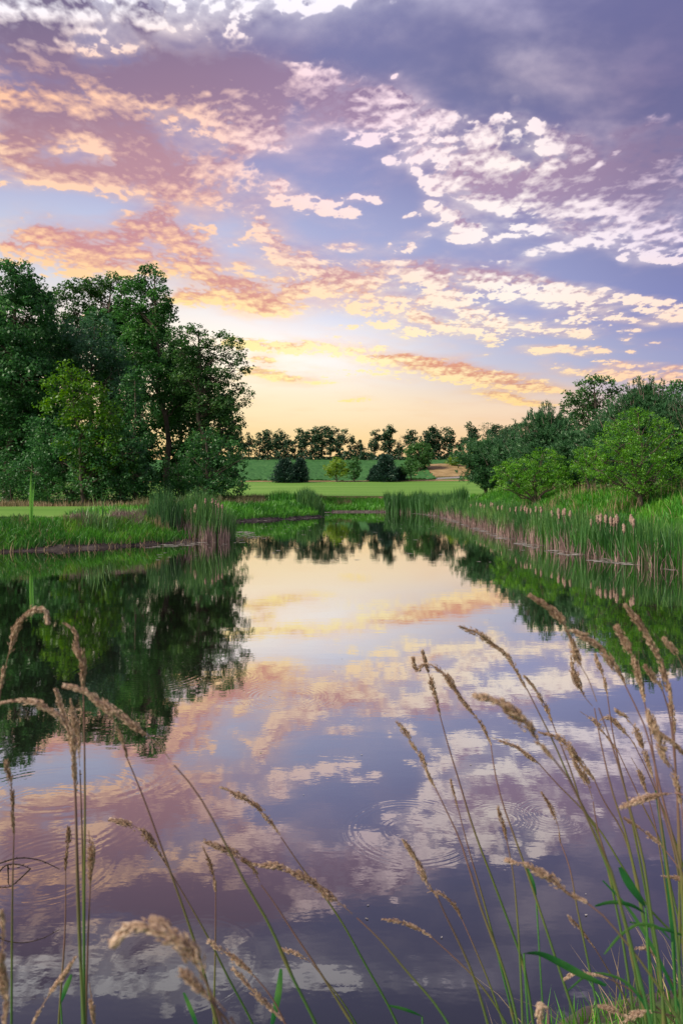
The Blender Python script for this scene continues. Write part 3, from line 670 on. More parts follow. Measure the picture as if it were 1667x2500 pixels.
tree('maple_tree','dark broad tree below the bright yellow green one','tree',160,56,
 [(120,1060,60,46),(200,1075,66,44),(270,1060,50,44),(300,1110,50,44),(150,1130,70,50),(230,1150,70,50),(80,1150,60,50),(330,1160,40,44)],'maple',.26,size=.24,dens=32,group=W)
tree('linden_tree','mid green rounded tree left of the bare trunk','tree',330,62,
 [(330,930,40,34),(300,1000,44,40),(350,1010,40,40),(320,1070,50,44),(370,1090,34,36)],'under',.22,size=.28,dens=22,group=W)
tree('beech_tree','full leaved tree hanging low at the right foot of the wood','tree',515,60,
 [(500,1080,44,36),(550,1100,40,34),(470,1120,44,36),(530,1150,50,40),(580,1150,26,34),(592,1120,16,18),(480,1180,50,34),(560,1190,40,28)],'under',.22,size=.26,dens=24,group=W)
for (bx, D, lb, lab, mt) in [
 (30,57,[(20,1150,70,40),(60,1200,70,34),(-20,1190,60,40)],'leafy shrub at the foot of the big maple','maple'),
 (120,55,[(110,1190,50,34),(150,1205,46,26)],'low dark shrub under the wood beside the tee lawn','under'),
 (215,55,[(200,1200,46,30),(240,1195,40,30)],'low shrub in front of the trunks below the bright tree','under'),
 (300,56,[(290,1190,50,36),(330,1200,36,26)],'rounded shrub left of the low gap in the wood','maple'),
 (372,57,[(360,1160,36,30),(380,1195,44,30)],'shrub directly below the bare trunk','under'),
 (440,58,[(430,1130,36,30),(450,1165,46,34),(420,1195,40,28)],'spreading light shrub right of the bare trunk','ivy'),
 (500,57,[(500,1195,50,28)],'low shrub at the foot of the full leaved tree','under'),
 (575,59,[(570,1195,34,26),(595,1180,16,20)],'last shrub at the right corner of the wood','ivy'),
 ]:
    tree('shrub', lab, 'shrub', bx, D, lb, mt, .07, .21, 30, 'shrubs along the foot of the wood', twigs=2)
for (bx, D, lb, dl) in [(-20,72,[(0,800,60,70),(30,900,70,80),(0,1010,80,80),(40,1120,90,70)],'big maple'),(110,74,[(110,850,60,70),(130,960,80,80),(120,1080,90,70)],'bright yellow green tree'),(300,76,[(300,850,50,60),(300,950,60,70),(310,1060,70,80),(300,1160,70,50),(330,800,50,50),(250,790,40,40)],'grey green tree'),
                    (450,78,[(420,880,44,50),(400,1000,50,50),(450,960,50,60),(450,1050,50,60),(430,1140,60,60)],'bare lower trunk'),(520,76,[(490,930,36,50),(525,985,34,44),(530,1050,50,60),(520,1140,60,60)],'lacy oak')]:
    tree('wood_tree','dark tree deep inside the wood behind the '+dl,'tree',bx,D,lb,'under',.3,size=.55,dens=15,group='trees deep inside the wood',twigs=1,back=True)

# ---- hedgerow of far trees on the crest ----
def far_tree(bx, top, wid, lab, gaps=.5, D=262, grp='trees of the hedgerow on the crest', low=1112):
    q = D/F; L = []; h = low-top; n = max(4, int(h/11))
    for k in range(n):
        f = k/(n-1); w = wid*(.55+.45*math.sin(math.pi*(.18+.72*f)))
        for j in range(2 if w > 13 else 1):
            L.append((bx+rng.uniform(-.6,.6)*w, top+6+f*h*.80, w*rng.uniform(.45,.7), rng.uniform(7,10.5)))
    tree('hedgerow_tree', lab, 'tree', bx, D, L, 'far', .30, .72, 8.5, grp, twigs=1, back=False, clump=.45, spread=.9)
ORD = ['first','second','third','fourth','fifth','sixth','seventh','eighth','ninth','tenth','eleventh','twelfth','thirteenth']
hedge = [(560,1058,18),(584,1058,17),(608,1062,16),(632,1060,16),(655,1055,17),(676,1054,17),(698,1060,15),(718,1066,14),(738,1050,17),(760,1046,18),(785,1044,19),(808,1048,18),(832,1050,17)]
for k, a in enumerate(hedge): far_tree(a[0], a[1], a[2], ORD[k]+' tree of the far hedgerow counted from the edge of the wood')
for a in [(855,1066,13,'short tree under the dip in the far hedgerow'),(882,1078,14,'lowest tree of the hedgerow, left of the pair with slender tops'),(914,1050,16,'slender tree left of the tallest one in the hedgerow'),(948,1043,19,'tallest full tree near the middle of the hedgerow'),(975,1085,14,'bushy low tree around the foot of the bare dead one'),(1004,1056,18,'tree right of the bare dead one in the hedgerow'),
          (1046,1046,22,'broad full tree directly behind the dome shaped shade tree'),(1070,1052,16,'tree filling the space between two broad crowns in the hedgerow'),(1094,1048,20,'broad tree next to the fullest one in the hedgerow'),(1122,1078,14,'low tree left of the tall narrow one'),(1148,1038,18,'tall narrow tree near the right end of the hedgerow'),
          (1205,1042,20,'hedgerow tree just right of the half bare one'),(1230,1045,20,'second hedgerow tree right of the half bare one'),(1258,1052,20,'last hedgerow tree before the pines hide the row')]:
    far_tree(*a)
tree('dead_tree','bare dead tree in the hedgerow with thin upright branches','tree',972,258,[(972,1112,4,3)],'far',.22,.6,1,None,back=False,
     bare=[(972,1120,974,1068),(974,1095,984,1060),(973,1090,966,1072),(974,1085,979,1062)])
tree('sparse_tree','thin half bare tree standing above the right end of the hedgerow','tree',1186,180,[(1178,1040,9,6),(1192,1036,8,6),(1186,1050,9,7),(1192,1062,8,7),(1180,1070,9,8),(1186,1085,12,9)],'reddry' if False else 'far',.18,.35,5,None,back=False,twigs=3)
acc = Acc()                                     # scrub between the trunks of the hedgerow
n = 7500; X = rng.uniform(555, 1290, n); D_ = rng.uniform(258, 268, n)
x = (X-HX)/F*D_; z = terrain(x, D_)+rng.uniform(0,1,n)**1.5*(1.4+6.5*np.clip(fbm(x*.10, x*0, 3, 44)+.35,0,1)**1.5)
nrm = rdir(n); a = unit(np.cross(nrm, rdir(n))); b = np.cross(nrm, a)
quads(acc, np.stack([x, D_, z],-1), a*.5, b*.35, rng.uniform(.1,.6,n))
tag(link('hedgerow_scrub', acc.mesh('hedgerow_scrub', M['far'])), 'dark scrub growing between the trunks of the far hedgerow', 'scrub', kind='stuff')

# ---- single trees on the golf course ----
tree('ornamental_tree','round yellowish green tree on a thin trunk, left one of the pair by the fairway','tree',822,139,[(822,1130,16,11),(808,1143,15,11),(836,1143,15,11),(822,1150,24,13),(806,1157,10,8),(838,1157,10,8)],'lime',.16,.30,38,None,back=False,twigs=2)
tree('ornamental_tree','darker narrower tree of the pair by the fairway','tree',864,139,[(864,1126,11,9),(856,1138,11,10),(872,1138,11,10),(864,1148,17,13),(864,1160,13,9)],'round',.15,.30,38,None,back=False,twigs=2)
tree('ornamental_tree','small round green tree right of the big dark spruce','tree',1003,141,[(1003,1128,13,9),(992,1138,12,9),(1014,1138,12,9),(1003,1147,19,11),(1003,1156,14,7)],'round',.15,.30,38,None,back=False,twigs=2)
tree('shade_tree','broad dome shaped dark green tree behind the small round one','tree',1022,158,[(1010,1096,18,12),(1036,1096,16,12),(1022,1090,16,9),(1000,1110,14,14),(1045,1110,14,14),(1022,1112,28,18),(1015,1132,22,12),(1038,1132,16,12)],'round',.25,.34,34,None,back=False,twigs=2)
tree('ornamental_tree','bright lime green young tree on top of the dry grass mound','tree',1110,163,[(1110,1118,11,6),(1102,1125,12,7),(1118,1125,12,7),(1110,1130,15,6)],'lime',.12,.32,34,None,back=False,twigs=2)
tree('ornamental_tree','green young tree behind the right slope of the dry mound','tree',1146,160,[(1146,1112,13,8),(1138,1122,12,9),(1156,1122,12,9),(1146,1130,16,8)],'lime',.12,.32,34,None,back=False,twigs=2)

def spruce(bx, D, top, basey, wid, label, mat='spruce', fork=None, group=None, dens=1.0, needle=.36):
    x0 = (bx-HX)/F*D; z0 = tz(x0, D); q = D/F; H = CAM_H+(HY-top)*q-z0; Rr = wid*q
    root = empty('spruce_tree', (x0, D, z0-.03)); tag(root, label, 'tree', group)
    fa = Acc(); ba = Acc()
    tube(ba, wiggle((0,0,0),(0,0,H*.97),6,.05), np.linspace(.16,.02,6), 6)
    nb = int(190*dens); c=[]; A=[]; B=[]; T=[]
    for k in range(nb):
        f = (k+rng.random())/nb; zb = H*(.04+.95*f); ln = Rr*(1-f)**.5*rng.uniform(.7,1.12)+.12; th = rng.uniform(0, 2*math.pi)
        d = np.array([math.cos(th), math.sin(th), rng.uniform(-.12,.30)+.35*f]); e = np.array([0,0,zb])+d*ln
        if k % 4 == 0: tube(ba, [np.array([0,0,zb]), e*.6+np.array([0,0,zb])*.4, e], [.03,.02,.008], 3)
        m = int(8+30*ln/Rr*dens**.3)
        s = rng.uniform(.25,1.05,m)[:,None]; p = np.array([0,0,zb])+d*ln*s+rng.normal(size=(m,3))*np.array([.14,.14,.10])*(1+.4*ln)
        ax = unit(d+rng.normal(size=(m,3))*.45)*needle*rng.uniform(.5,1,(m,1)); ay = unit(np.cross(ax, rdir(m)))*needle*.24
        c.append(p); A.append(ax*.5); B.append(ay); T.append(np.clip(.25+.4*s[:,0]*rng.random()+rng.normal(0,.1,m),0,1))
    quads(fa, np.concatenate(c), np.concatenate(A), np.concatenate(B), np.concatenate(T))
    link('crown', fa.mesh('crown', M[mat]), root); link('trunk', ba.mesh('trunk', M['bark'], True), root)
spruce(696,136,1122,1186,31,'big dark spruce of the clump left of the fairway', dens=2.2)
spruce(733,137,1120,1183,22,'narrower dark spruce leaning out of the clump at its right side', dens=1.6)
spruce(942,139,1112,1180,30,'tallest dark spruce beside the cart path, broad at its foot', dens=2.2)
spruce(917,140,1138,1176,18,'low dark spruce at the left side of the tallest one', dens=1.3)
spruce(977,142,1142,1174,15,'smallest dark spruce at the right side of the tallest one', dens=1.2)

# ---- pines and bald cypresses on the right ----
def pine(bx, D, top, wid, label, mat='pine', group='pines on the right bank', candles=True, lean=0, low=.10, dens=1.0, needle=.42, bare_base=.10, shape=.62):
    x0 = (bx-HX)/F*D; z0 = tz(x0, D); q = D/F; H = CAM_H+(HY-top)*q-z0; Rr = wid*q
    root = empty('pine_tree', (x0, D, z0-.05)); tag(root, label, 'tree', group)
    sc_ = D/72.; needle *= sc_
    fa = Acc(); ba = Acc(); tube(ba, wiggle((0,0,0),(lean,0,H*.93),8,.10), np.linspace(.22,.03,8), 7)
    c=[];A=[];B=[];T=[]
    def tuft(p, d, m, ln, spread, t0):
        dd = unit(d+rng.normal(size=(m,3))*spread)*ln*rng.uniform(.6,1.15,(m,1))
        c.append(p+dd*.5+rng.normal(size=(m,3))*.05*sc_); A.append(dd*.5); B.append(unit(np.cross(dd, rdir(m)))*ln*.085); T.append(np.clip(t0+rng.normal(0,.13,m),0,1))
    levels = int(13*dens**.5*H/6/sc_)
    for k in range(levels):
        f = (k+.3)/levels; zb = H*(bare_base+(.90-bare_base)*f); prof = max(.12, math.sin(math.pi*min(1,(.16+.84*(1-f))))**.5*(1-f)**shape*1.25)
        for j in range(rng.integers(6,9)):
            th = rng.uniform(0,2*math.pi); up = rng.uniform(-.05,.35)+.75*f; ln = Rr*min(1.1, prof)*rng.uniform(.55,1.22)
            d = unit(np.array([math.cos(th), math.sin(th), up])); a = np.array([lean*f,0,zb]); e = a+d*ln; e[2] += .10*ln
            mid = (a+e)/2; mid[2] -= .06*ln
            pts = spline([a,mid,e], 6); tube(ba, pts, np.linspace(.05,.012,6)*(.5+ln/Rr), 4)
            for s in np.linspace(.30,1,max(3,int(5*ln/1.2/sc_))):
                p = a+(e-a)*s
                for _ in range(2+int(3*s)):
                    o = rng.normal(size=3)*np.array([.30,.30,.16])*sc_*(.5+.5*ln/sc_); tuft(p+o, unit(d+np.array([0,0,.5])+rng.normal(size=3)*.4), int(9*dens), needle, .55, .30+.3*s+rng.normal()*.1)
            if candles and (f > .45) and rng.random() < .8:
                L = rng.uniform(.5,1.2)*sc_; tube(ba, [e, e+np.array([d[0]*.2,0,L*.9])], [.018,.006], 3); tuft(e, np.array([d[0]*.25, d[1]*.25, 1.]), 10, L, .13, .45)
    for _ in range(34 if candles else 4):
        rr = abs(rng.normal())*.42*(1 if candles else .3); ex = (rr*Rr)*(1 if rng.random()<.5 else -1); zt = H*(.99-.30*min(1,rr)**1.3)+rng.uniform(-.3,.75)*sc_; L = rng.uniform(.7,1.5)*sc_
        e = np.array([lean+ex, rng.normal()*Rr*.3, zt-L*.6]); up = unit(np.array([ex/Rr*.55+rng.normal()*.08, rng.normal()*.1, 1.])); tube(ba, [e-up*.5, e+up*L*.95], [.03,.008], 4)
        for q in np.linspace(.1,.95,6): tuft(e+up*L*q, unit(up+rng.normal(size=3)*.25), 8, .34*sc_, .35, .40)
    quads(fa, np.concatenate(c), np.concatenate(A), np.concatenate(B), np.concatenate(T))
    link('crown', fa.mesh('crown', M[mat]), root); link('trunk', ba.mesh('trunk', M['bark'], True), root)
pine(1186,74,1075,66,'dark pine nearest the far shore with its trunk showing below spreading boughs', candles=False, dens=1.15, shape=.45, bare_base=.16)
pine(1325,52,1003,82,'pine with a spiky feathered top left of the broad oak crown', dens=1.3)
pine(1255,62,1062,56,'lower dark pine at the left flank of the spiky one', dens=1.1)
pine(1405,48,1045,72,'dense pine filling the space between the two bright trees', candles=False, dens=1.25)
pine(1572,37,935,100,'tallest pine at the right with many upright shoots', dens=1.5)
pine(1650,35,985,80,'blue green pine at the right edge of the picture', dens=1.3)
pine(1475,45,1010,80,'dark pine behind the large bright tree', candles=False, dens=1.1)
pine(1720,34,960,80,'pine just beyond the right edge of the picture', dens=1.0)
tree('oak_tree','broad oak crown standing above the pines, sky showing at its left edge','tree',1445,64,
 [(1400,960,22,20),(1425,945,24,18),(1450,932,24,16),(1475,938,22,16),(1498,955,20,18),(1388,990,20,20),(1420,990,34,28),(1460,975,34,26),(1500,995,28,28),(1395,1025,24,24),(1440,1030,44,34),(1490,1040,40,34)],'oak',.26,size=.26,dens=30,clump=.40)
tree('oak_tree','dark oak crown at the right edge above the pines','tree',1650,60,
 [(1610,960,26,20),(1640,945,26,18),(1665,955,24,22),(1630,985,40,30),(1670,1000,36,34),(1600,1000,30,28)],'under',.22,size=.26,dens=30,clump=.40)
tree('oak_tree','dark oak seen behind the gap between hedgerow and pines','tree',1255,120,
 [(1240,1052,14,11),(1262,1048,16,11),(1225,1070,18,14),(1255,1075,26,18),(1200,1085,18,14),(1240,1100,36,22)],'far',.26,size=.42,dens=15,clump=.42,back=False)
tree('bald_cypress_tree','low spreading bright green tree on a short dark trunk by the cattails','tree',1303,46,
 [(1330,1108,30,16),(1295,1122,26,15),(1355,1125,26,16),(1250,1132,26,14),(1225,1150,26,14),(1280,1145,44,20),(1340,1148,44,20),(1380,1150,24,16),(1215,1172,22,13),(1255,1172,40,18),(1310,1176,46,20),(1370,1178,36,17),(1230,1195,26,10),(1290,1198,40,10)],'cypress',.13,size=.105,dens=125,clump=.36,flat=.7,twigs=4,hollow=.4)
tree('bald_cypress_tree','large yellow green feathery tree in front of the pines','tree',1562,30.5,
 [(1530,1020,26,18),(1555,1008,24,16),(1585,1022,26,18),(1500,1042,30,20),(1545,1048,46,28),(1610,1042,30,22),(1640,1060,24,22),(1475,1078,30,22),(1520,1085,50,28),(1580,1085,50,28),(1630,1095,36,26),(1455,1112,28,20),(1500,1125,48,26),(1560,1128,54,28),(1625,1135,44,26),(1460,1150,36,20),(1520,1165,50,24),(1580,1172,50,24),(1640,1165,36,22),(1600,1195,50,15),(1540,1195,50,14)],'cypress',.13,size=.080,dens=165,clump=.34,flat=.7,twigs=4,hollow=.4)
tree('bald_cypress_tree','small bright green tree tucked between the pine and the large yellow green one','tree',1436,42,
 [(1425,1105,24,15),(1450,1120,26,18),(1410,1130,22,16),(1435,1145,36,20),(1450,1170,36,18)],'cypress',.09,size=.11,dens=110,clump=.36,flat=.8,twigs=3)
tree('bald_cypress_tree','bright tree cut off by the right edge of the picture','tree',1710,31,
 [(1690,1060,30,24),(1720,1040,30,24),(1680,1100,34,24),(1700,1150,50,30)],'cypress',.11,size=.09,dens=120,clump=.36,twigs=3)

# ---- blades: grasses, cattails ----
def blades(acc, x, y, h, w, lean=.35, z=None, tint=None, seg=3, az=None, droop=.5):
    n = len(x); z0 = terrain(x, y)-.03 if z is None else z
    th = rng.uniform(0, 2*math.pi, n) if az is None else az; ln = np.abs(rng.normal(0, lean, n))*h
    wa = rng.uniform(0, math.pi, n)*.6-.3*math.pi*.6            # mostly broadside to the pond
    wx, wy = np.cos(wa)*w/2, np.sin(wa)*w/2
    base = np.stack([x, y, z0], -1); V = []
    for k in range(seg):
        f = k/seg; off = np.stack([np.cos(th)*ln*f**1.8, np.sin(th)*ln*f**1.8, h*(f-droop*.25*f**3*(ln/h))], -1); c = base+off
        ws = (1-.55*f)[...,None] if False else (1-.5*f)
        V += [c+np.stack([-wx*ws, -wy*ws, 0*wx], -1), c+np.stack([wx*ws, wy*ws, 0*wx], -1)]
    V.append(base+np.stack([np.cos(th)*ln, np.sin(th)*ln, h*(1-droop*.3*(ln/h))], -1))
    V = np.stack(V, 1); m = V.shape[1]; i = np.arange(n)[:,None]*m
    f4 = np.concatenate([np.stack([i[:,0]+2*k, i[:,0]+2*k+1, i[:,0]+2*k+3, i[:,0]+2*k+2], -1) for k in range(seg-1)])
    f3 = np.stack([i[:,0]+m-3, i[:,0]+m-2, i[:,0]+m-1], -1)
    t = rng.uniform(.2,.8,n) if tint is None else tint
    acc.add(V.reshape(-1,3), f4, f3, np.repeat(t, m))
def scatter(n, x0, x1, y0, y1, s0, s1, dens=None):
    X = rng.uniform(x0, x1, n*4); Y = rng.uniform(y0, y1, n*4); s = shore_dist(X, Y); k = (s > s0) & (s < s1)
    if dens is not None: k &= rng.random(len(X)) < dens(X, Y, s)
    X, Y, s = X[k][:n], Y[k][:n], s[k][:n]
    return X, Y, s
def frame_ok(X, Y): return np.abs(X) < Y*.56+1.5
def mass(name, label, cat, mat, n, box, s0, s1, h, w, lean=.35, patch=None, hs=None, tint=None, seg=2, edge=0, seed=0):
    ac = Acc(); X, Y, s = scatter(n, *box, s0, s1, lambda X,Y,s: frame_ok(X,Y)*(1 if patch is None else np.clip(patch(X,Y,s),0,1)))
    hh = rng.uniform(h[0], h[1], len(X))*(.75+.5*np.clip(fbm(X*.7,Y*.7,2,500+seed)+.5,0,1))
    if hs is not None: hh = hh*hs(X,Y,s)
    ww = rng.uniform(w[0], w[1], len(X))
    tt = np.clip(.5+.9*fbm(X*.5,Y*.5,3,540+seed)+rng.normal(0,.16,len(X)),0,1) if tint is None else np.clip(rng.normal(tint,.15,len(X)),0,1)
    blades(ac, X, Y, hh, ww, lean, None, tt, seg)
    return tag(link(name, ac.mesh(name, M[mat])), label, cat, kind='stuff')
LB = (-16,-4.5,23,34)
mass('bank_grass','thick green grass on the left bank above the water','grass','lush',34000,LB,.15,4.0,(.22,.50),(.025,.05),.5, hs=lambda X,Y,s: 1-.65*sm(1.2,3.4,s))
mass('bank_grass','darker weedy grass mixed into the left bank','grass','grass',12000,LB,.2,3.6,(.30,.60),(.025,.05),.5, hs=lambda X,Y,s: 1-.6*sm(1.2,3.2,s), patch=lambda X,Y,s: sm(-.1,.3,fbm(X*.35,Y*.35,2,61)), seed=3)
mass('dry_grass','brown seeding grass on the left bank before the tee lawn','grass','drygrass',6000,(-14,-4.8,25,35),1.0,4.5,(.30,.60),(.018,.03),.35, hs=lambda X,Y,s: 1-.45*sm(1.5,3.5,s), patch=lambda X,Y,s: sm(0,.35,fbm(X*.3+5,Y*.3,2,62)+.25*sm(-10,-6,X)), tint=.45, seed=4)
mass('dry_grass','tall dry grasses along the foot of the wood','grass','drygrass',2600,(-34,-4,52,57),5,40,(.3,.65),(.04,.07),.35, tint=.5, seed=5)
mass('bank_grass','grass along the inlet and the far left bank','grass','lush',26000,(-15,-1,36,72),.15,9,(.25,.55),(.05,.09),.45, patch=lambda X,Y,s: 1-.92*sm(2.5,4,s), seed=6)
mass('dry_grass','reddish grass tufts on the far left bank','grass','drygrass',7000,(-14,1,44,78),2.0,12,(.45,.95),(.035,.06),.4, patch=lambda X,Y,s: sm(-.05,.3,fbm(X*.25+9,Y*.25,2,63)), tint=.15, seed=7)
mass('bank_grass','yellow green weeds behind the far shore','grass','lush',11000,(-3,14,69,80),.8,10,(.3,.7),(.07,.12),.4, patch=lambda X,Y,s: .25+sm(0,.3,fbm(X*.2+2,Y*.2,2,64)), tint=.65, seed=8)
mass('dry_grass','brown rough grass beyond the far shore','grass','drygrass',6000,(-14,26,72,84),3,30,(.2,.42),(.06,.10),.4, patch=lambda X,Y,s: .2+sm(-.1,.3,fbm(X*.2+7,Y*.2,2,65)), tint=.35, seed=9)
mass('slope_grass','green meadow grass on the slope behind the cattails','grass','lush',56000,(9,34,14,62),1.6,18,(.16,.40),(.03,.06),.45, hs=lambda X,Y,s: .75+Y*.01, seed=10)
mass('slope_grass','dark green meadow grass under the trees','grass','grass',20000,(10,42,28,80),4,30,(.25,.55),(.05,.09),.45, seed=11)
mass('dry_grass','seeding tan grasses on top of the slope behind the cattails','grass','drygrass',3500,(10,28,22,52),2.2,9,(.55,1.0),(.018,.03),.3, patch=lambda X,Y,s: .05+sm(.10,.35,fbm(X*.3+1,Y*.3,2,66)), tint=.7, seed=12)
mass('seeding_grass','purplish brown seeding grass in the middle of the left bank','grass','reddry',5000,(-11.5,-7.2,28,35),.9,3.4,(.35,.75),(.012,.022),.4, tint=.35, patch=lambda X,Y,s: sm(-.05,.25,fbm(X*.6+3,Y*.6,2,69)), seed=18)
mass('bank_weeds','broad leaved weeds in patches on the left bank','weeds','under',5000,LB,.2,3.2,(.15,.45),(.05,.09),.8, tint=.6, patch=lambda X,Y,s: sm(.0,.3,fbm(X*.5+8,Y*.5,2,72)), seed=19)
mass('dry_grass','pale bent dead blades low on the left bank by the water','grass','drygrass',2200,LB,-.05,1.2,(.2,.5),(.018,.03),.9, tint=.6, seed=20)
# cattail beds
RB = (7.0,14,13,70)
def notedge(X,Y,s): return np.where(Y<18.5, sm(16.5,18.5,Y), 1.)
mass('cattail_bed','dense green cattail leaves along the right shore','cattails','cattail',16000,RB,-.10,2.3,(1.0,1.5),(.022,.038),.16, seg=3, patch=lambda X,Y,s: notedge(X,Y,s)*np.clip(2.2/(Y/20)**1.0,.3,1)*(.45+.7*sm(-.25,.2,fbm(X*.5,Y*.5,2,67))), hs=lambda X,Y,s: (.85+.22*sm(0,.6,s)-.45*sm(.8,2.3,s))*(.8+.25*sm(17,24,Y)), seed=13)
mass('cattail_bed','bright lower cattail leaves at the near end of the right bed','cattails','lush',5000,(8,14,14,30),-.05,2.8,(.5,1.0),(.02,.035),.22, seg=3, seed=14)
mass('dead_reeds','broken purplish dead reed stems standing in the water along the right shore','reeds','reddry',6200,(7,13,17,58),-.45,.40,(.35,1.05),(.018,.035),.28, patch=lambda X,Y,s: notedge(X,Y,s)*(.35+sm(-.15,.2,fbm(X*.9,Y*.9,2,68))), tint=.5, seed=15)
mass('cattail_bed','dark tall cattails at the far end of the pond','cattails','cattail',5200,(4.5,12,62,76),-.3,3.0,(1.15,1.9),(.05,.08),.15, seg=3, tint=.3, seed=16)
mass('dead_reeds','purplish dead stems at the far end of the pond','reeds','reddry',800,(3.5,12,56,71),-.5,.3,(.4,1.0),(.04,.06),.25, tint=.35, seed=17)
def clump(name, label, cat, mat, cx, cy, rx, ry, n, h, w, lean=.13, tint=None, seg=3, dead=False):
    ac = Acc(); a = rng.uniform(0,2*math.pi,n); r = np.sqrt(rng.random(n)); X = cx+np.cos(a)*r*rx; Y = cy+np.sin(a)*r*ry
    hh = rng.uniform(h[0],h[1],n)*(1-.35*r**2); z = np.maximum(terrain(X,Y), -.25)-.03
    tt = np.clip(rng.normal(.45 if tint is None else tint,.2,n),0,1)
    blades(ac, X, Y, hh-np.minimum(z,0), rng.uniform(w[0],w[1],n), lean, z, tt, seg)
    return tag(link(name, ac.mesh(name, M[mat])), label, cat, kind='stuff')
clump('cattail_clump','dark green cattail leaves at the left side of the near left clump','cattails','cattail',-8.0,31.0,.8,.7,420,(1.4,2.1),(.025,.04),tint=.2)
clump('cattail_clump','green cattail leaves of the near left clump at the inlet','cattails','cattail',-6.3,31.8,1.35,1.1,1500,(1.3,2.15),(.022,.038),.18,tint=.55)
clump('dead_reeds','brown dead stems along the waterline of the near left clump','reeds','reddry',-6.5,30.95,1.5,.5,420,(.5,1.15),(.02,.035),.12,tint=.4)
clump('dead_reeds','ochre stem bases at the left of the near left clump','reeds','drygrass',-8.1,30.4,.55,.3,90,(.5,.9),(.03,.045),.08,tint=.5)
clump('cattail_clump','cattail clump at the tip of the far left bank','cattails','cattail',-2.7,59.0,1.25,1.3,900,(1.3,2.1),(.045,.075),.15,tint=.4)
clump('cattail_clump','lighter reeds left of the clump at the tip of the far left bank','cattails','lush',-5.2,61,1.6,1.4,600,(.9,1.6),(.05,.08),.2,tint=.4)
clump('iris_clump','tuft of long green leaves on the left bank with ochre bases','cattails','cattail',-10.3,28.6,.8,.5,80,(.7,1.5),(.03,.045),.3,tint=.6)
clump('iris_clump','lone tall yellowish leaves standing up at the far left bank','cattails','lush',-12.6,27.6,.12,.12,6,(1.9,2.9),(.04,.06),.06,tint=.9)
clump('iris_clump','pair of dark tall leaves above the tee lawn','cattails','cattail',-10.35,29.2,.35,.2,7,(1.5,2.3),(.04,.055),.10,tint=.4)

# cattails one can tell apart: stem, fluffy head, leaves
def cattail(X, Y, D, size, label, group):
    p = P(X, Y, D); zb = max(float(terrain(np.array([p.x]), np.array([D]))[0]), -.12)-.02
    root = empty('cattail', (p.x, D, zb)); tag(root, label, 'cattail', group)
    H = p.z-zb; ln = rng.normal()*.05
    a = Acc(); tube(a, [(-ln,0,0),(-ln*.4,0,H*.5),(0,0,H-.05)], [.010,.008,.007], 5, rng.uniform(.2,.9)); link('stem', a.mesh('stem', M['reddry'], True), root)
    a = Acc(); k = 9; tt = np.linspace(0,1,k); hl = .30*size
    rr = .055*size*np.array([.35,.75,.95,1.1,.9,1.12,.95,.8,.35])*rng.uniform(.85,1.15,k)
    pts = np.stack([rng.normal(size=k)*.010, rng.normal(size=k)*.010, H-hl/2+tt*hl], -1); tube(a, pts, rr, 9)
    v = a.v[0]; v += rng.normal(size=v.shape)*.006; link('seed_head', a.mesh('seed_head', M['fluff'], True), root)
    for _ in range(3):
        a = Acc(); n1 = np.array([rng.normal()*.05]); blades(a, n1, n1*.5, np.array([H*rng.uniform(.75,1.1)]), np.array([.032]), .15, np.zeros(1), np.array([rng.uniform(.2,.8)]), 4)
        link('leaf', a.mesh('leaf', M['cattail']), root)
def shoreD(X, off):
    "distance ahead at which the right shore (plus off metres inland) is seen at column X"
    for D in np.arange(18, 66, .25):
        x = (X-HX)/F*D
        if float(shore_dist(np.array([x]), np.array([D]))[0]) > off: return D
    return 60
CN = [0,0,0]
named = {(1442,1277):'leftmost fluffy head of the near cluster, leaning slightly',(1458,1269):'cattail with ragged head just left of the paired heads',(1478,1267):'cattail with dark cored head in the middle of the near cluster',
 (1498,1276):'large pale head hanging lower than its neighbours',(1522,1290):'small low cattail head between the near clusters',(1539,1267):'upper one of the two large heads at the right end of the bed',(1545,1277):'lower one of the two large heads at the right end of the bed',
 (1295,1249):'pale single cattail head standing alone above the middle of the bed',(1347,1254):'slim cattail head left of the middle trio'}
for (X, Y) in [(1442,1277),(1458,1269),(1465,1265),(1478,1267),(1490,1272),(1498,1276),(1505,1267),(1522,1290),(1539,1267),(1545,1277),(1362,1249),(1363,1258),(1347,1254),(1378,1249),(1374,1252),(1391,1255),(1295,1249),(1308,1244),(1320,1245),(1286,1247),(1281,1242),
               (1272,1242),(1259,1244),(1246,1246),(1215,1241),(1225,1240),(1198,1232),(1202,1234),(1172,1233),(1176,1236),(1163,1232),(1161,1237),(1149,1236),(1182,1237)]:
    CN[(X > 1235)+(X > 1335)] += (X,Y) not in named; kk = CN[(X > 1235)+(X > 1335)]
    gl_ = ['in the far cluster on the right shore','in the middle stretch of the right shore','in the small group before the near cluster','in the near cluster'][(X > 1235)+(X > 1335)+(X > 1400)]
    cattail(X, Y, shoreD(X, .25 if X > 1400 else .5), 1.0 if X < 1400 else 1.05, 'fluffy cattail: '+named[(X,Y)] if (X,Y) in named else ORD[kk-1]+' of the pale fluffy cattails '+gl_, 'cattails along the right shore')
for (X, Y, sz, lab) in [(453,1251,1.0,'cattail with brown head left of the big pale one in the near left clump'),(467,1250,1.0,'cattail with slim head beside the big pale one in the near left clump'),(478,1245,1.7,'cattail with the biggest ragged pale head in the near left clump'),
               (519,1223,.8,'second whitish head of the slanting row on the near left clump'),(527,1228,.8,'third whitish head of the slanting row on the near left clump'),(534,1234,.8,'fourth whitish head of the slanting row on the near left clump'),(543,1237,.8,'last and lowest whitish head of the slanting row on the near left clump'),(502,1223,.8,'first whitish head of the slanting row on the near left clump')]:
    cattail(X, Y, 31.2, sz, lab or 'cattail with small whitish head at the right shoulder of the near left clump', 'cattails of the near left clump')

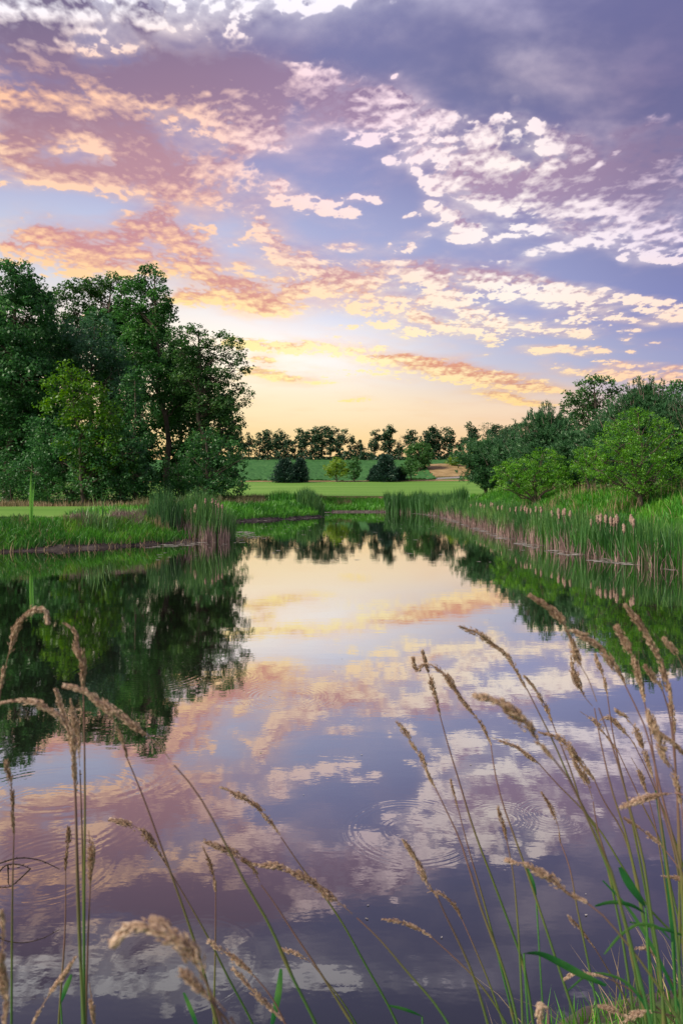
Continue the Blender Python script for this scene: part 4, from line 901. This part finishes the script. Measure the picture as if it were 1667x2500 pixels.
# litter and lily leaves floating along the shores
def floats(name, label, n, fn, size, cat='leaves'):
    ac = Acc(); P_ = fn(n); k = 7
    for (x, y) in P_:
        s = rng.uniform(*size); th = np.sort(rng.uniform(0,2*math.pi,k)); r = s*rng.uniform(.5,1,k)
        v = [(x,y,.006)]+[(x+math.cos(t)*q*1.5, y+math.sin(t)*q, .005) for t, q in zip(th, r)]
        ac.add(v, None, [[0,i+1,(i+1)%k+1] for i in range(k)])
    return tag(link(name, ac.mesh(name, M['litter'])), label, cat, kind='stuff')
def nearshore(x0,x1,y0,y1,s0,s1):
    def f(n):
        X = rng.uniform(x0,x1,n*12); Y = rng.uniform(y0,y1,n*12); s = shore_dist(X,Y); g = fbm(X*.5,Y*.5,2,71)
        k = (s > s0)&(s < s1)&(g > -.05); return np.stack([X[k],Y[k]],-1)[:n]
    return f
floats('floating_litter','pale floating debris in the shallows along the right shore',900,nearshore(5,12,15,66,-.95,-.05),(.03,.16),'debris')
floats('floating_litter','small floating leaves on the water beside the near left clump',200,nearshore(-8,-3.5,27,40,-1.6,-.1),(.03,.16),'debris')
floats('floating_litter','pale scum along the edge of the far left bank',300,nearshore(-9,4,44,70,-.6,-.02),(.05,.22),'debris')
floats('floating_leaves','specks of leaves scattered over the open water',260,lambda n: np.stack([rng.uniform(-7,8,n), rng.uniform(22,60,n)],-1),(.02,.11))
floats('floating_leaves','tiny specks drifting on the near water',150,lambda n: np.stack([rng.uniform(-4,4,n), rng.uniform(3.5,18,n)],-1),(.003,.012))

# ================= reed grass close to the camera =================
# name of each: head outline (photo px, tip first), then the stem, distance, head width px, label
REEDS = [
 ([(117,1518),(109,1490),(86,1487),(60,1508),(40,1535),(28,1575),(14,1630),(3,1680)],[(-6,1760),(-20,2500)],1.15,15,.9,'reed grass at the left edge with its tip hooked over to the right'),
 ([(152,1520),(181,1544),(190,1575),(199,1602),(204,1677)],[(206,1772),(208,1990),(206,2200),(206,2500)],1.15,17,.2,'upright reed grass left, nodding tip highest of the bundle'),
 ([(-40,1735),(0,1720),(53,1713),(106,1724),(150,1748),(168,1785),(180,1840),(182,1900)],[(185,1990),(190,2200),(205,2500)],1.05,17,.8,'reed grass arching far left so its head lies almost level'),
 ([(136,1687),(154,1740),(172,1790),(181,1830),(186,1932)],[(189,2050),(202,2500)],1.2,14,.9,'short straight head inside the left bundle'),
 ([(172,1712),(182,1750),(190,1800),(196,1880)],[(200,2000),(207,2500)],1.2,13,.9,'thin head rising in the middle of the left bundle'),
 ([(160,1677),(213,1690),(255,1725),(298,1751),(340,1783),(388,1820),(425,1868)],[(463,1911),(553,2065),(601,2160),(654,2251),(713,2384),(771,2500)],1.05,16,.8,'long reed grass head falling to the right across the dark reflection'),
 ([(262,1715),(271,1745),(298,1804),(309,1847)],[(340,1921),(399,2081),(452,2230),(484,2326),(530,2500)],1.2,12,.4,'reed grass with a short head crossing below the long drooping one'),
 ([(16,1857),(27,1911),(30,1950),(32,1985),(35,2033)],[(32,2145),(29,2500)],1.2,13,.3,'single straight reed grass standing near the left edge'),
 ([(168,2020),(166,2070),(161,2123)],[(160,2251),(144,2500)],1.45,11,.1,'short thin reed grass left of the upright bundle'),
 ([(217,2028),(223,2092),(221,2161)],[(215,2304),(210,2500)],1.15,13,.3,'brown blurred short head right behind the upright bundle'),
 ([(271,2001),(319,2012),(356,2038),(383,2076),(404,2108)],[(426,2145),(511,2294),(559,2390),(617,2500)],1.35,13,.3,'reed grass bending left with its head lying on a curve, low left'),
 ([(540,1924),(596,1948),(633,1975),(657,2001),(686,2044)],[(745,2129),(771,2161),(834,2251),(887,2346),(967,2495)],1.5,12,.7,'dark brown reed grass head near the middle pointing up left'),
 ([(500,2054),(553,2076),(585,2092),(612,2113),(638,2161)],[(665,2198),(713,2272),(771,2358),(834,2459),(860,2500)],1.3,14,.3,'golden reed grass head below the dark one near the middle'),
 ([(495,2070),(516,2118),(527,2177)],[(526,2304),(522,2500)],1.45,10,.2,'small upright reed grass with a short curved head'),
 ([(622,2108),(692,2118),(755,2150),(798,2182),(834,2209),(871,2241)],[(914,2281),(993,2372),(1073,2467),(1100,2510)],1.2,15,.4,'long golden head reaching right of the middle'),
 ([(282,2299),(309,2272),(351,2264),(404,2278),(452,2310),(484,2358),(516,2427),(564,2485)],[(600,2560),(660,2700)],.62,27,.9,'nearest reed grass, large blurred head arching at the bottom left'),
 ([(372,2246),(404,2262),(430,2290)],[(484,2358),(520,2440)],.63,18,.9,'blurred side spray on top of the nearest reed grass'),
 ([(441,2373),(475,2400),(510,2440)],[(560,2500),(600,2600)],.63,18,.9,'lower blurred side spray of the nearest reed grass'),
 ([(511,2299),(564,2336),(595,2358),(622,2384)],[(660,2430),(705,2520)],1.1,13,.6,'low pinkish head right of the blurred one'),
 ([(569,2368),(617,2416),(649,2448),(692,2490)],[(720,2540),(760,2620)],1.15,13,.9,'bare looking brown head at the bottom near the green leaf'),
 ([(689,2318),(729,2328),(761,2352)],[(834,2443),(880,2520)],1.7,9,.9,'small thin head low in the middle of the dark water'),
 ([(3,2230),(8,2304),(5,2357),(13,2437),(11,2500)],[(12,2560),(14,2700)],.75,18,.8,'blurred head cut by the left edge at the bottom'),
 ([(184,2336),(154,2384),(112,2443),(80,2500)],[(40,2560),(10,2620)],1.0,9,.9,'dark brown stalk leaning right at the bottom left'),
 ([(219,2400),(224,2440),(230,2500)],[(232,2560),(236,2640)],1.1,12,.9,'broken head at the bottom edge beside the upright bundle'),
 ([(1030,1591),(1044,1639),(1057,1687),(1073,1745)],[(1089,1804),(1121,1910),(1153,2016),(1206,2159),(1248,2271),(1275,2350),(1301,2500)],1.5,12,.3,'upright head crossing the hooked one right of the middle'),
 ([(1010,1608),(1018,1633),(1033,1620),(1062,1628),(1094,1660),(1126,1703),(1158,1745),(1184,1788),(1198,1819)],[(1206,1878),(1227,1963),(1253,2037),(1285,2127),(1312,2207),(1354,2335),(1407,2500)],1.4,13,.4,'reed grass with a small hook at its tip right of the middle'),
 ([(1121,1527),(1169,1549),(1206,1575),(1238,1602),(1264,1644),(1285,1681)],[(1312,1735),(1349,1809),(1386,1894),(1434,2000),(1471,2090),(1519,2228),(1577,2500)],1.35,13,.7,'brown head highest in the gap of bright reflected sky'),
 ([(1283,1652),(1307,1681),(1328,1719),(1346,1761)],[(1365,1810),(1397,1894),(1418,1963),(1452,2021),(1500,2200),(1548,2500)],1.4,12,.7,'side head directly right of the brown highest one'),
 ([(1161,1700),(1200,1708),(1243,1735),(1280,1766),(1312,1809),(1349,1851)],[(1380,1890),(1423,1973),(1450,2037),(1487,2117),(1524,2250),(1588,2500)],.85,21,.5,'thick golden blurred head in front of the thinner ones'),
 ([(1200,1801),(1253,1819),(1296,1851),(1317,1867)],[(1365,1920),(1418,1973),(1455,2016),(1519,2117),(1588,2223),(1667,2303),(1700,2340)],1.5,11,.6,'slim head lying nearly level under the thick golden one'),
 ([(1317,1790),(1365,1804),(1402,1846),(1434,1883),(1450,1904)],[(1471,1952),(1514,2021),(1560,2200),(1600,2500)],1.35,14,.7,'drooping upper one of two heads right of the thick golden one'),
 ([(1388,1830),(1407,1867),(1434,1915),(1447,1958)],[(1455,2010),(1500,2160),(1570,2500)],1.4,12,.7,'drooping lower one of two heads right of the thick golden one'),
 ([(1296,1456),(1344,1488),(1370,1517),(1397,1565),(1413,1618),(1434,1655),(1450,1697),(1461,1729)],[(1477,1772),(1508,1867),(1535,1968),(1567,2090),(1588,2228),(1609,2356),(1620,2500)],1.15,15,.3,'tallest reed grass of the right group with pale curved tip'),
 ([(1392,1600),(1405,1660),(1423,1697),(1450,1729)],[(1466,1814),(1498,1947),(1524,2027),(1546,2117),(1580,2300),(1600,2500)],1.35,12,.3,'short brown side head beside the tallest reed grass'),
 ([(1396,1543),(1445,1565),(1477,1596),(1503,1634),(1524,1671)],[(1540,1703),(1572,1772),(1588,1825),(1609,1920),(1640,2040),(1690,2250)],1.15,16,.4,'thick pale head slanting down from the tallest one'),
 ([(1506,1533),(1530,1575),(1546,1618),(1562,1665),(1572,1713)],[(1588,1798),(1599,1878),(1609,1984),(1631,2143),(1652,2303),(1665,2500)],1.15,16,.4,'golden head left of the highest one at the right edge'),
 ([(1527,1482),(1561,1522),(1583,1565),(1609,1602),(1625,1655),(1638,1719)],[(1641,1782),(1646,1851),(1652,1931),(1660,2090),(1672,2300),(1680,2500)],1.1,17,.3,'thick head near the right edge against the dark reflection'),
 ([(1415,1737),(1450,1761),(1477,1793),(1508,1835)],[(1540,1904),(1577,1984),(1604,2037),(1640,2180),(1690,2400)],1.6,9,.8,'thin dark head left of the small curled one at the right'),
 ([(1464,1757),(1480,1752),(1503,1766),(1530,1793),(1551,1825)],[(1577,1878),(1599,1931),(1641,2037),(1680,2160)],1.6,10,.8,'small dark head curled at the tip on the right'),
 ([(1503,1735),(1540,1766),(1561,1804),(1577,1851),(1593,1899)],[(1610,1960),(1640,2060),(1665,2200),(1690,2400)],1.4,13,.6,'loose purplish head in the tangle on the right'),
 ([(1575,1628),(1599,1660),(1615,1681)],[(1630,1730),(1645,1850),(1660,2100)],1.2,13,.5,'short head branching off left of the thick right edge one'),
 ([(1583,1735),(1600,1790),(1620,1841),(1646,1889),(1662,1963)],[(1672,2060),(1690,2300)],1.0,18,.6,'long golden head running down to the right edge'),
 ([(1606,1788),(1646,1819),(1680,1858)],[(1700,1900),(1740,2050)],1.05,15,.7,'brown head cut by the right edge'),
 ([(1620,1560),(1652,1600),(1675,1650)],[(1690,1720),(1720,2000)],1.3,12,.7,'small head tip at the right edge below the thick one'),
 ([(1514,1968),(1561,1950),(1604,1942),(1646,1936)],[(1680,1940),(1760,2000)],1.0,15,.7,'pale head lying level and pointing left at the right edge'),
 ([(1524,2000),(1556,2021),(1588,2043),(1615,2066)],[(1667,2133),(1720,2230)],1.3,11,.5,'tan head below the level one at the right'),
 ([(1617,2140),(1640,2143),(1680,2149)],[(1720,2160),(1780,2230)],1.3,10,.5,'little level head at the right edge lower down'),
 ([(985,2050),(1009,2090),(1030,2127),(1052,2170),(1068,2191)],[(1085,2230),(1110,2281),(1150,2370),(1190,2500)],1.15,14,.8,'golden head rising alone over the dark water right of the ring ripple'),
 ([(1041,2180),(1062,2175),(1089,2189),(1110,2212),(1126,2242)],[(1153,2303),(1195,2404),(1230,2505)],1.6,8,.2,'tiny curled head below the lone golden one'),
 ([(935,2244),(977,2250),(1014,2266),(1052,2287)],[(1105,2335),(1153,2382),(1206,2451),(1240,2510)],1.45,11,.9,'pinkish head lying level in the dark water area'),
 ([(967,1761),(999,1804),(1025,1846),(1046,1894),(1062,1923)],[(1089,1979),(1121,2048),(1142,2112),(1174,2218),(1216,2329),(1250,2440),(1265,2510)],1.4,12,.8,'slim head leaning left, first of the right group'),
 ([(1323,1936),(1344,1973),(1360,2011),(1368,2058)],[(1386,2106),(1407,2212),(1434,2345),(1465,2505)],1.5,9,.5,'grey thin head between the ring ripples'),
 ([(1240,2101),(1291,2114),(1333,2138),(1370,2165),(1402,2191),(1429,2202)],[(1460,2225),(1524,2297),(1600,2400),(1650,2480)],1.0,18,.8,'bright fuzzy head slanting over the dark water at the right'),
 ([(1386,2236),(1418,2271),(1450,2313)],[(1492,2382),(1540,2462),(1565,2510)],1.5,9,.6,'open thin head below the bright fuzzy one'),
 ([(1378,2390),(1395,2378),(1418,2374),(1450,2377),(1482,2388)],[(1524,2409),(1599,2457),(1650,2500)],1.35,9,.7,'low tan head lying behind the broad green leaf'),
 ([(1461,2457),(1492,2465),(1535,2489)],[(1560,2505),(1620,2560)],1.3,10,.8,'tan head at the bottom edge right'),
 ([(1548,2316),(1572,2311),(1604,2340)],[(1640,2400),(1665,2480)],1.4,9,.7,'loose spikelets in the low tangle at the right'),
 ([(1513,2500),(1545,2478),(1590,2470)],[(1640,2480),(1700,2520)],1.2,11,.8,'level head at the bottom right corner'),
 ([(1317,2505),(1322,2455),(1335,2462)],[(1338,2500),(1345,2600)],1.0,16,.9,'bent over blurred head at the bottom edge'),
 ([(1452,1600),(1470,1650),(1482,1700)],[(1495,1790),(1530,1950),(1570,2150),(1600,2330),(1625,2500)],1.45,10,.6,'small dark head between the two pale ones at the right'),
 ([(1630,1700),(1640,1745),(1645,1790)],[(1650,1900),(1655,2080),(1658,2300),(1655,2500)],1.45,11,.4,'thin upright head close to the right edge, half way up'),
 ([(1540,1850),(1562,1890),(1578,1935)],[(1595,2000),(1618,2130),(1640,2300),(1650,2500)],1.55,10,.7,'small brown head low in the right hand tangle'),
 ([(1100,1905),(1108,1940),(1118,1975)],[(1140,2060),(1180,2200),(1222,2360),(1255,2500)],1.7,7,.5,'faint thin head behind the first stems of the right group'),
 ([(1215,1965),(1226,2010),(1236,2050)],[(1250,2120),(1262,2240),(1270,2370),(1275,2500)],1.45,11,.4,'pale narrow head half way up the straight green stem'),
]
def seed_head(acc, pts, wpx, D, tone):
    L = float(np.sum(np.linalg.norm(np.diff(pts,axis=0),axis=1))); W = wpx/F*D*.70
    n = int(120+L*2600*min(1.6, 1.1/D+.4)); sp = spline(pts, 60); tg = np.gradient(sp, axis=0); tg = unit(tg)
    u = rng.random(n)
    nb = max(4, int(L/.018)); cen = np.sort(rng.random(nb)); br = rng.uniform(.45,1.25,nb); side = rng.uniform(0,2*math.pi,nb)
    # spikelets gather in short branchlets
    b = rng.integers(0, nb, n); u = np.clip(cen[b]+rng.normal(0,.018/max(L,.05)*.5,n), 0, 1)
    i = np.clip((u*59).astype(int),0,59); p = sp[i]; d = -tg[i]                   # d points towards the tip
    env = np.clip(np.sin(math.pi*np.clip(u*.80+.14,0,1)),.12,1)**.8
    rad = W*env*br[b]*rng.uniform(.1,1,n)
    th = side[b]+rng.normal(0,.9,n); r1 = unit(np.cross(d, np.array([0,1.,.2]))); r2 = np.cross(d, r1)
    out = r1*np.cos(th)[:,None]+r2*np.sin(th)[:,None]
    p = p+out*rad[:,None]; ax = unit(d+out*rng.uniform(.05,.50,(n,1))+rng.normal(size=(n,3))*.12)
    ln = rng.uniform(.0036,.0062,n)[:,None]*min(1.4,max(.9,wpx*D/15.)); wd = ln*.20
    a = unit(np.cross(ax, rdir(n)))*wd; bb = np.cross(ax, a/np.maximum(wd,1e-9))*wd
    V = np.stack([p-ax*ln*.4, p+a, p+bb, p-a, p-bb, p+ax*ln*.9], 1); k = np.arange(n)[:,None]*6
    f = np.concatenate([k+np.array([[0,2,1]]),k+np.array([[0,3,2]]),k+np.array([[0,4,3]]),k+np.array([[0,1,4]]),k+np.array([[5,1,2]]),k+np.array([[5,2,3]]),k+np.array([[5,3,4]]),k+np.array([[5,4,1]])])
    t = np.clip(rng.normal(.30+.40*tone,.22,n)-.25*(br[b]<.6),0,1); acc.add(V.reshape(-1,3), None, f, np.repeat(t,6))
    tube(acc, sp[::4], np.full(15,.0007), 4, .2)
def reed_leaf(root, o, pts, w, t0=.5, name='leaf'):
    sp = spline(pts, 16); tg = unit(np.gradient(sp,axis=0)); sd = unit(np.cross(tg, np.array([.25,1,.35]))); nn = np.cross(sd, tg)
    u = np.linspace(0,1,16); ww = w*np.clip(np.sin(math.pi*np.clip(u*.93+.07,0,1))**.6,.04,1)*.5
    V = np.stack([sp-sd*ww[:,None]+nn*ww[:,None]*.35, sp, sp+sd*ww[:,None]+nn*ww[:,None]*.35],1).reshape(-1,3)-np.array(o)
    i = np.arange(48).reshape(16,3); f = np.concatenate([np.stack([i[:-1,a],i[:-1,a+1],i[1:,a+1],i[1:,a]],-1) for a in (0,1)])
    tt = np.repeat(np.clip(t0+.25*np.sin(u*5)-.2*(u>.9),0,1),3)
    return link(name, mesh_np(name, V, [f], M['blade'], tt, True), root)
for (hd, st, D, wpx, tone, lab) in REEDS:
    H = [P(X,Y,D) for X,Y in hd]
    dd = rng.normal()*.03; st3 = [P(X,Y,D+dd*(i+1)/len(st)) for i,(X,Y) in enumerate(st)]
    a, b = st3[-2], st3[-1]; dr = (b-a).normalized()
    gx_, gy_ = b.x+dr.x*.35, b.y+dr.y*.2; g = Vector((gx_, gy_, max(tz(gx_,gy_),-.1)-.05))
    root = empty('reed_stalk', g); tag(root, lab+(' above the pond' if len(lab.split())<4 else ''), 'reed grass', 'reed grasses in the foreground'); o = np.array(g)
    A_ = Acc(); seed_head(A_, np.array([np.array(v) for v in H]), wpx, D, tone); link('seed_head', A_.mesh('seed_head', M['seed'], origin=o), root)
    path = [np.array(H[-1])]+[np.array(v) for v in st3]
    path = path+[path[-1]*.45+o*.55+np.array([0,0,.03]), o]
    sp = spline(path, 44); cut = 7 if len(st) > 3 else 14
    r = np.interp(np.linspace(0,1,44), [0,.15,.5,1], [.0011,.0020,.0030,.0040])
    ks = rng.uniform(.0,.14); kt = np.clip((np.linspace(0,1,44)-ks)/.20, 0, 1)*rng.uniform(.75,1.0)
    for q in (rng.integers(10,20), rng.integers(22,32)): r[q] *= 1.5; kt[q] = .35          # nodes
    A_ = Acc(); tube(A_, sp, r, 6, np.concatenate([np.repeat(kt, 6), [kt[-1]]])); link('stem', A_.mesh('stem', M['reedstem'], True, o), root)
    # narrow leaves that leave the stem below the picture
    for _ in range(2):
        k = rng.integers(34,42); p0 = sp[k]; dz = rng.uniform(.15,.4); dx = rng.normal()*.12
        reed_leaf(root, o, [p0, p0+np.array([dx*.4,rng.normal()*.03,dz*.6]), p0+np.array([dx,rng.normal()*.05,dz])], .007, rng.uniform(.2,.8))
# leaves the photograph shows in the frame
def blade_thing(label, pix, D, wpx, t0, tilt=0):
    pts = [np.array(P(X,Y,D+tilt*i)) for i,(X,Y) in enumerate(pix)]; b = pts[-1]; g = np.array([b[0]+.04, b[1], max(tz(b[0]+.04,b[1]),-.1)-.04])
    root = empty('reed_leaf', Vector(g)); tag(root, label, 'leaf', 'broad reed leaves in the foreground')
    reed_leaf(root, g, pts, wpx/F*D, t0)
    A_ = Acc(); tube(A_, spline([pts[-1], pts[-1]*.5+g*.5+np.array([.01,0,0]), g], 8), np.full(8,.0016), 5, .4); link('stem', A_.mesh('stem', M['stemgreen'], True, g), root)
blade_thing('broad green leaf with pale tip stretched over the dark water at the bottom right',[(1478,2408),(1420,2384),(1365,2354),(1312,2330),(1278,2328)],1.15,24,.45)
blade_thing('dark pointed leaf rising left from the right hand stems',[(1512,2118),(1535,2160),(1556,2190),(1575,2216)],1.2,20,.3)
blade_thing('level reddish tipped leaf between the right hand stems',[(1452,2213),(1490,2205),(1540,2212),(1577,2232)],1.2,13,.4)
blade_thing('thin leaf drooping right below the level one',[(1535,2252),(1580,2262),(1646,2278),(1680,2290)],1.2,11,.6)
blade_thing('long narrow leaf crossing the stems low at the right edge',[(1470,2150),(1530,2215),(1600,2330),(1650,2440),(1675,2520)],1.3,9,.5)
blade_thing('slender leaf arching left at the foot of the right hand stems',[(1385,2420),(1440,2380),(1510,2390),(1570,2450),(1590,2520)],1.35,9,.6)
blade_thing('reddish brown dry leaf bent across the right hand stems',[(1475,2330),(1520,2280),(1560,2258),(1600,2262),(1640,2300)],1.1,9,.9)
blade_thing('tall thin leaf at the far right behind the golden head',[(1600,1930),(1622,2080),(1640,2260),(1650,2520)],1.35,10,.3)
blade_thing('upright pointed green leaf right of the blurred head at the bottom',[(686,2366),(680,2420),(660,2520)],1.25,16,.6)
blade_thing('green leaf blade rising at the bottom left of centre',[(448,2424),(462,2460),(486,2520)],1.2,14,.6)
blade_thing('short green leaf beside the thin stem at the bottom left',[(175,2380),(160,2415),(149,2450)],1.4,12,.6)
blade_thing('small green leaf pointing left at the bottom middle',[(948,2456),(985,2466),(1030,2482)],1.3,12,.5)
blade_thing('leaf sheath bending off a stem right of the middle',[(1285,2120),(1298,2155),(1308,2190)],1.4,12,.5)

# dead twigs standing out of the water on the left
def twig(label, lines, D, r=.0022):
    p0 = P(*lines[0][0], D); root = empty('dead_branch', (p0.x, D, 0)); tag(root, label, 'branch', 'dead twigs over the water'); o = np.array((p0.x, D, 0.))
    A_ = Acc()
    for ln in lines:
        pts = spline([np.array(P(X,Y,D)) for X,Y in ln], 24); tube(A_, pts, np.linspace(r, r*.45, 24), 5, .2)
        for k in range(3,22,3): tube(A_, [pts[k], pts[k]+rdir(1)[0]*.006], [r*.8,r*.3], 3, .2)
    e = np.array(P(*lines[0][0], D)); tube(A_, [e, e+np.array([-.10,0,-.06]), np.array([e[0]-.25, D, -.05])], [r,r*1.3,r*1.6], 5, .2)
    link('twig', A_.mesh('twig', M['twig_bark'], True, o), root)
twig('dark dead twig looping back on itself at the left edge',[[(-30,2118),(0,2108),(48,2095),(96,2100),(146,2122)],[(-10,2140),(18,2112),(48,2111),(75,2121)],[(75,2121),(50,2145),(22,2166),(-10,2164)],[(20,2112),(22,2160)]],1.9)
twig('thin dark twig curving just above the water at the lower left',[[(-20,2278),(13,2296),(48,2302),(96,2294),(146,2270)]],1.9,.0016)
# low grass at the photographer's feet
mass('foreground_grass','low green grass tufts at the bottom right on the near bank','grass','grass',600,(.55,2.6,2.0,3.6),.02,2,(.06,.20),(.004,.009),.5,seg=3,seed=21)
mass('foreground_grass','dry stalks mixed into the low grass at the bottom right','grass','drygrass',350,(.45,2.6,2.0,3.6),.02,2,(.10,.34),(.003,.005),.7,seg=3,tint=.7,seed=22)
mass('foreground_grass','short grass of the near bank below the camera','grass','lush',2500,(-3,1.2,.4,3.0),.05,3,(.10,.22),(.005,.009),.5,seg=2,seed=23)
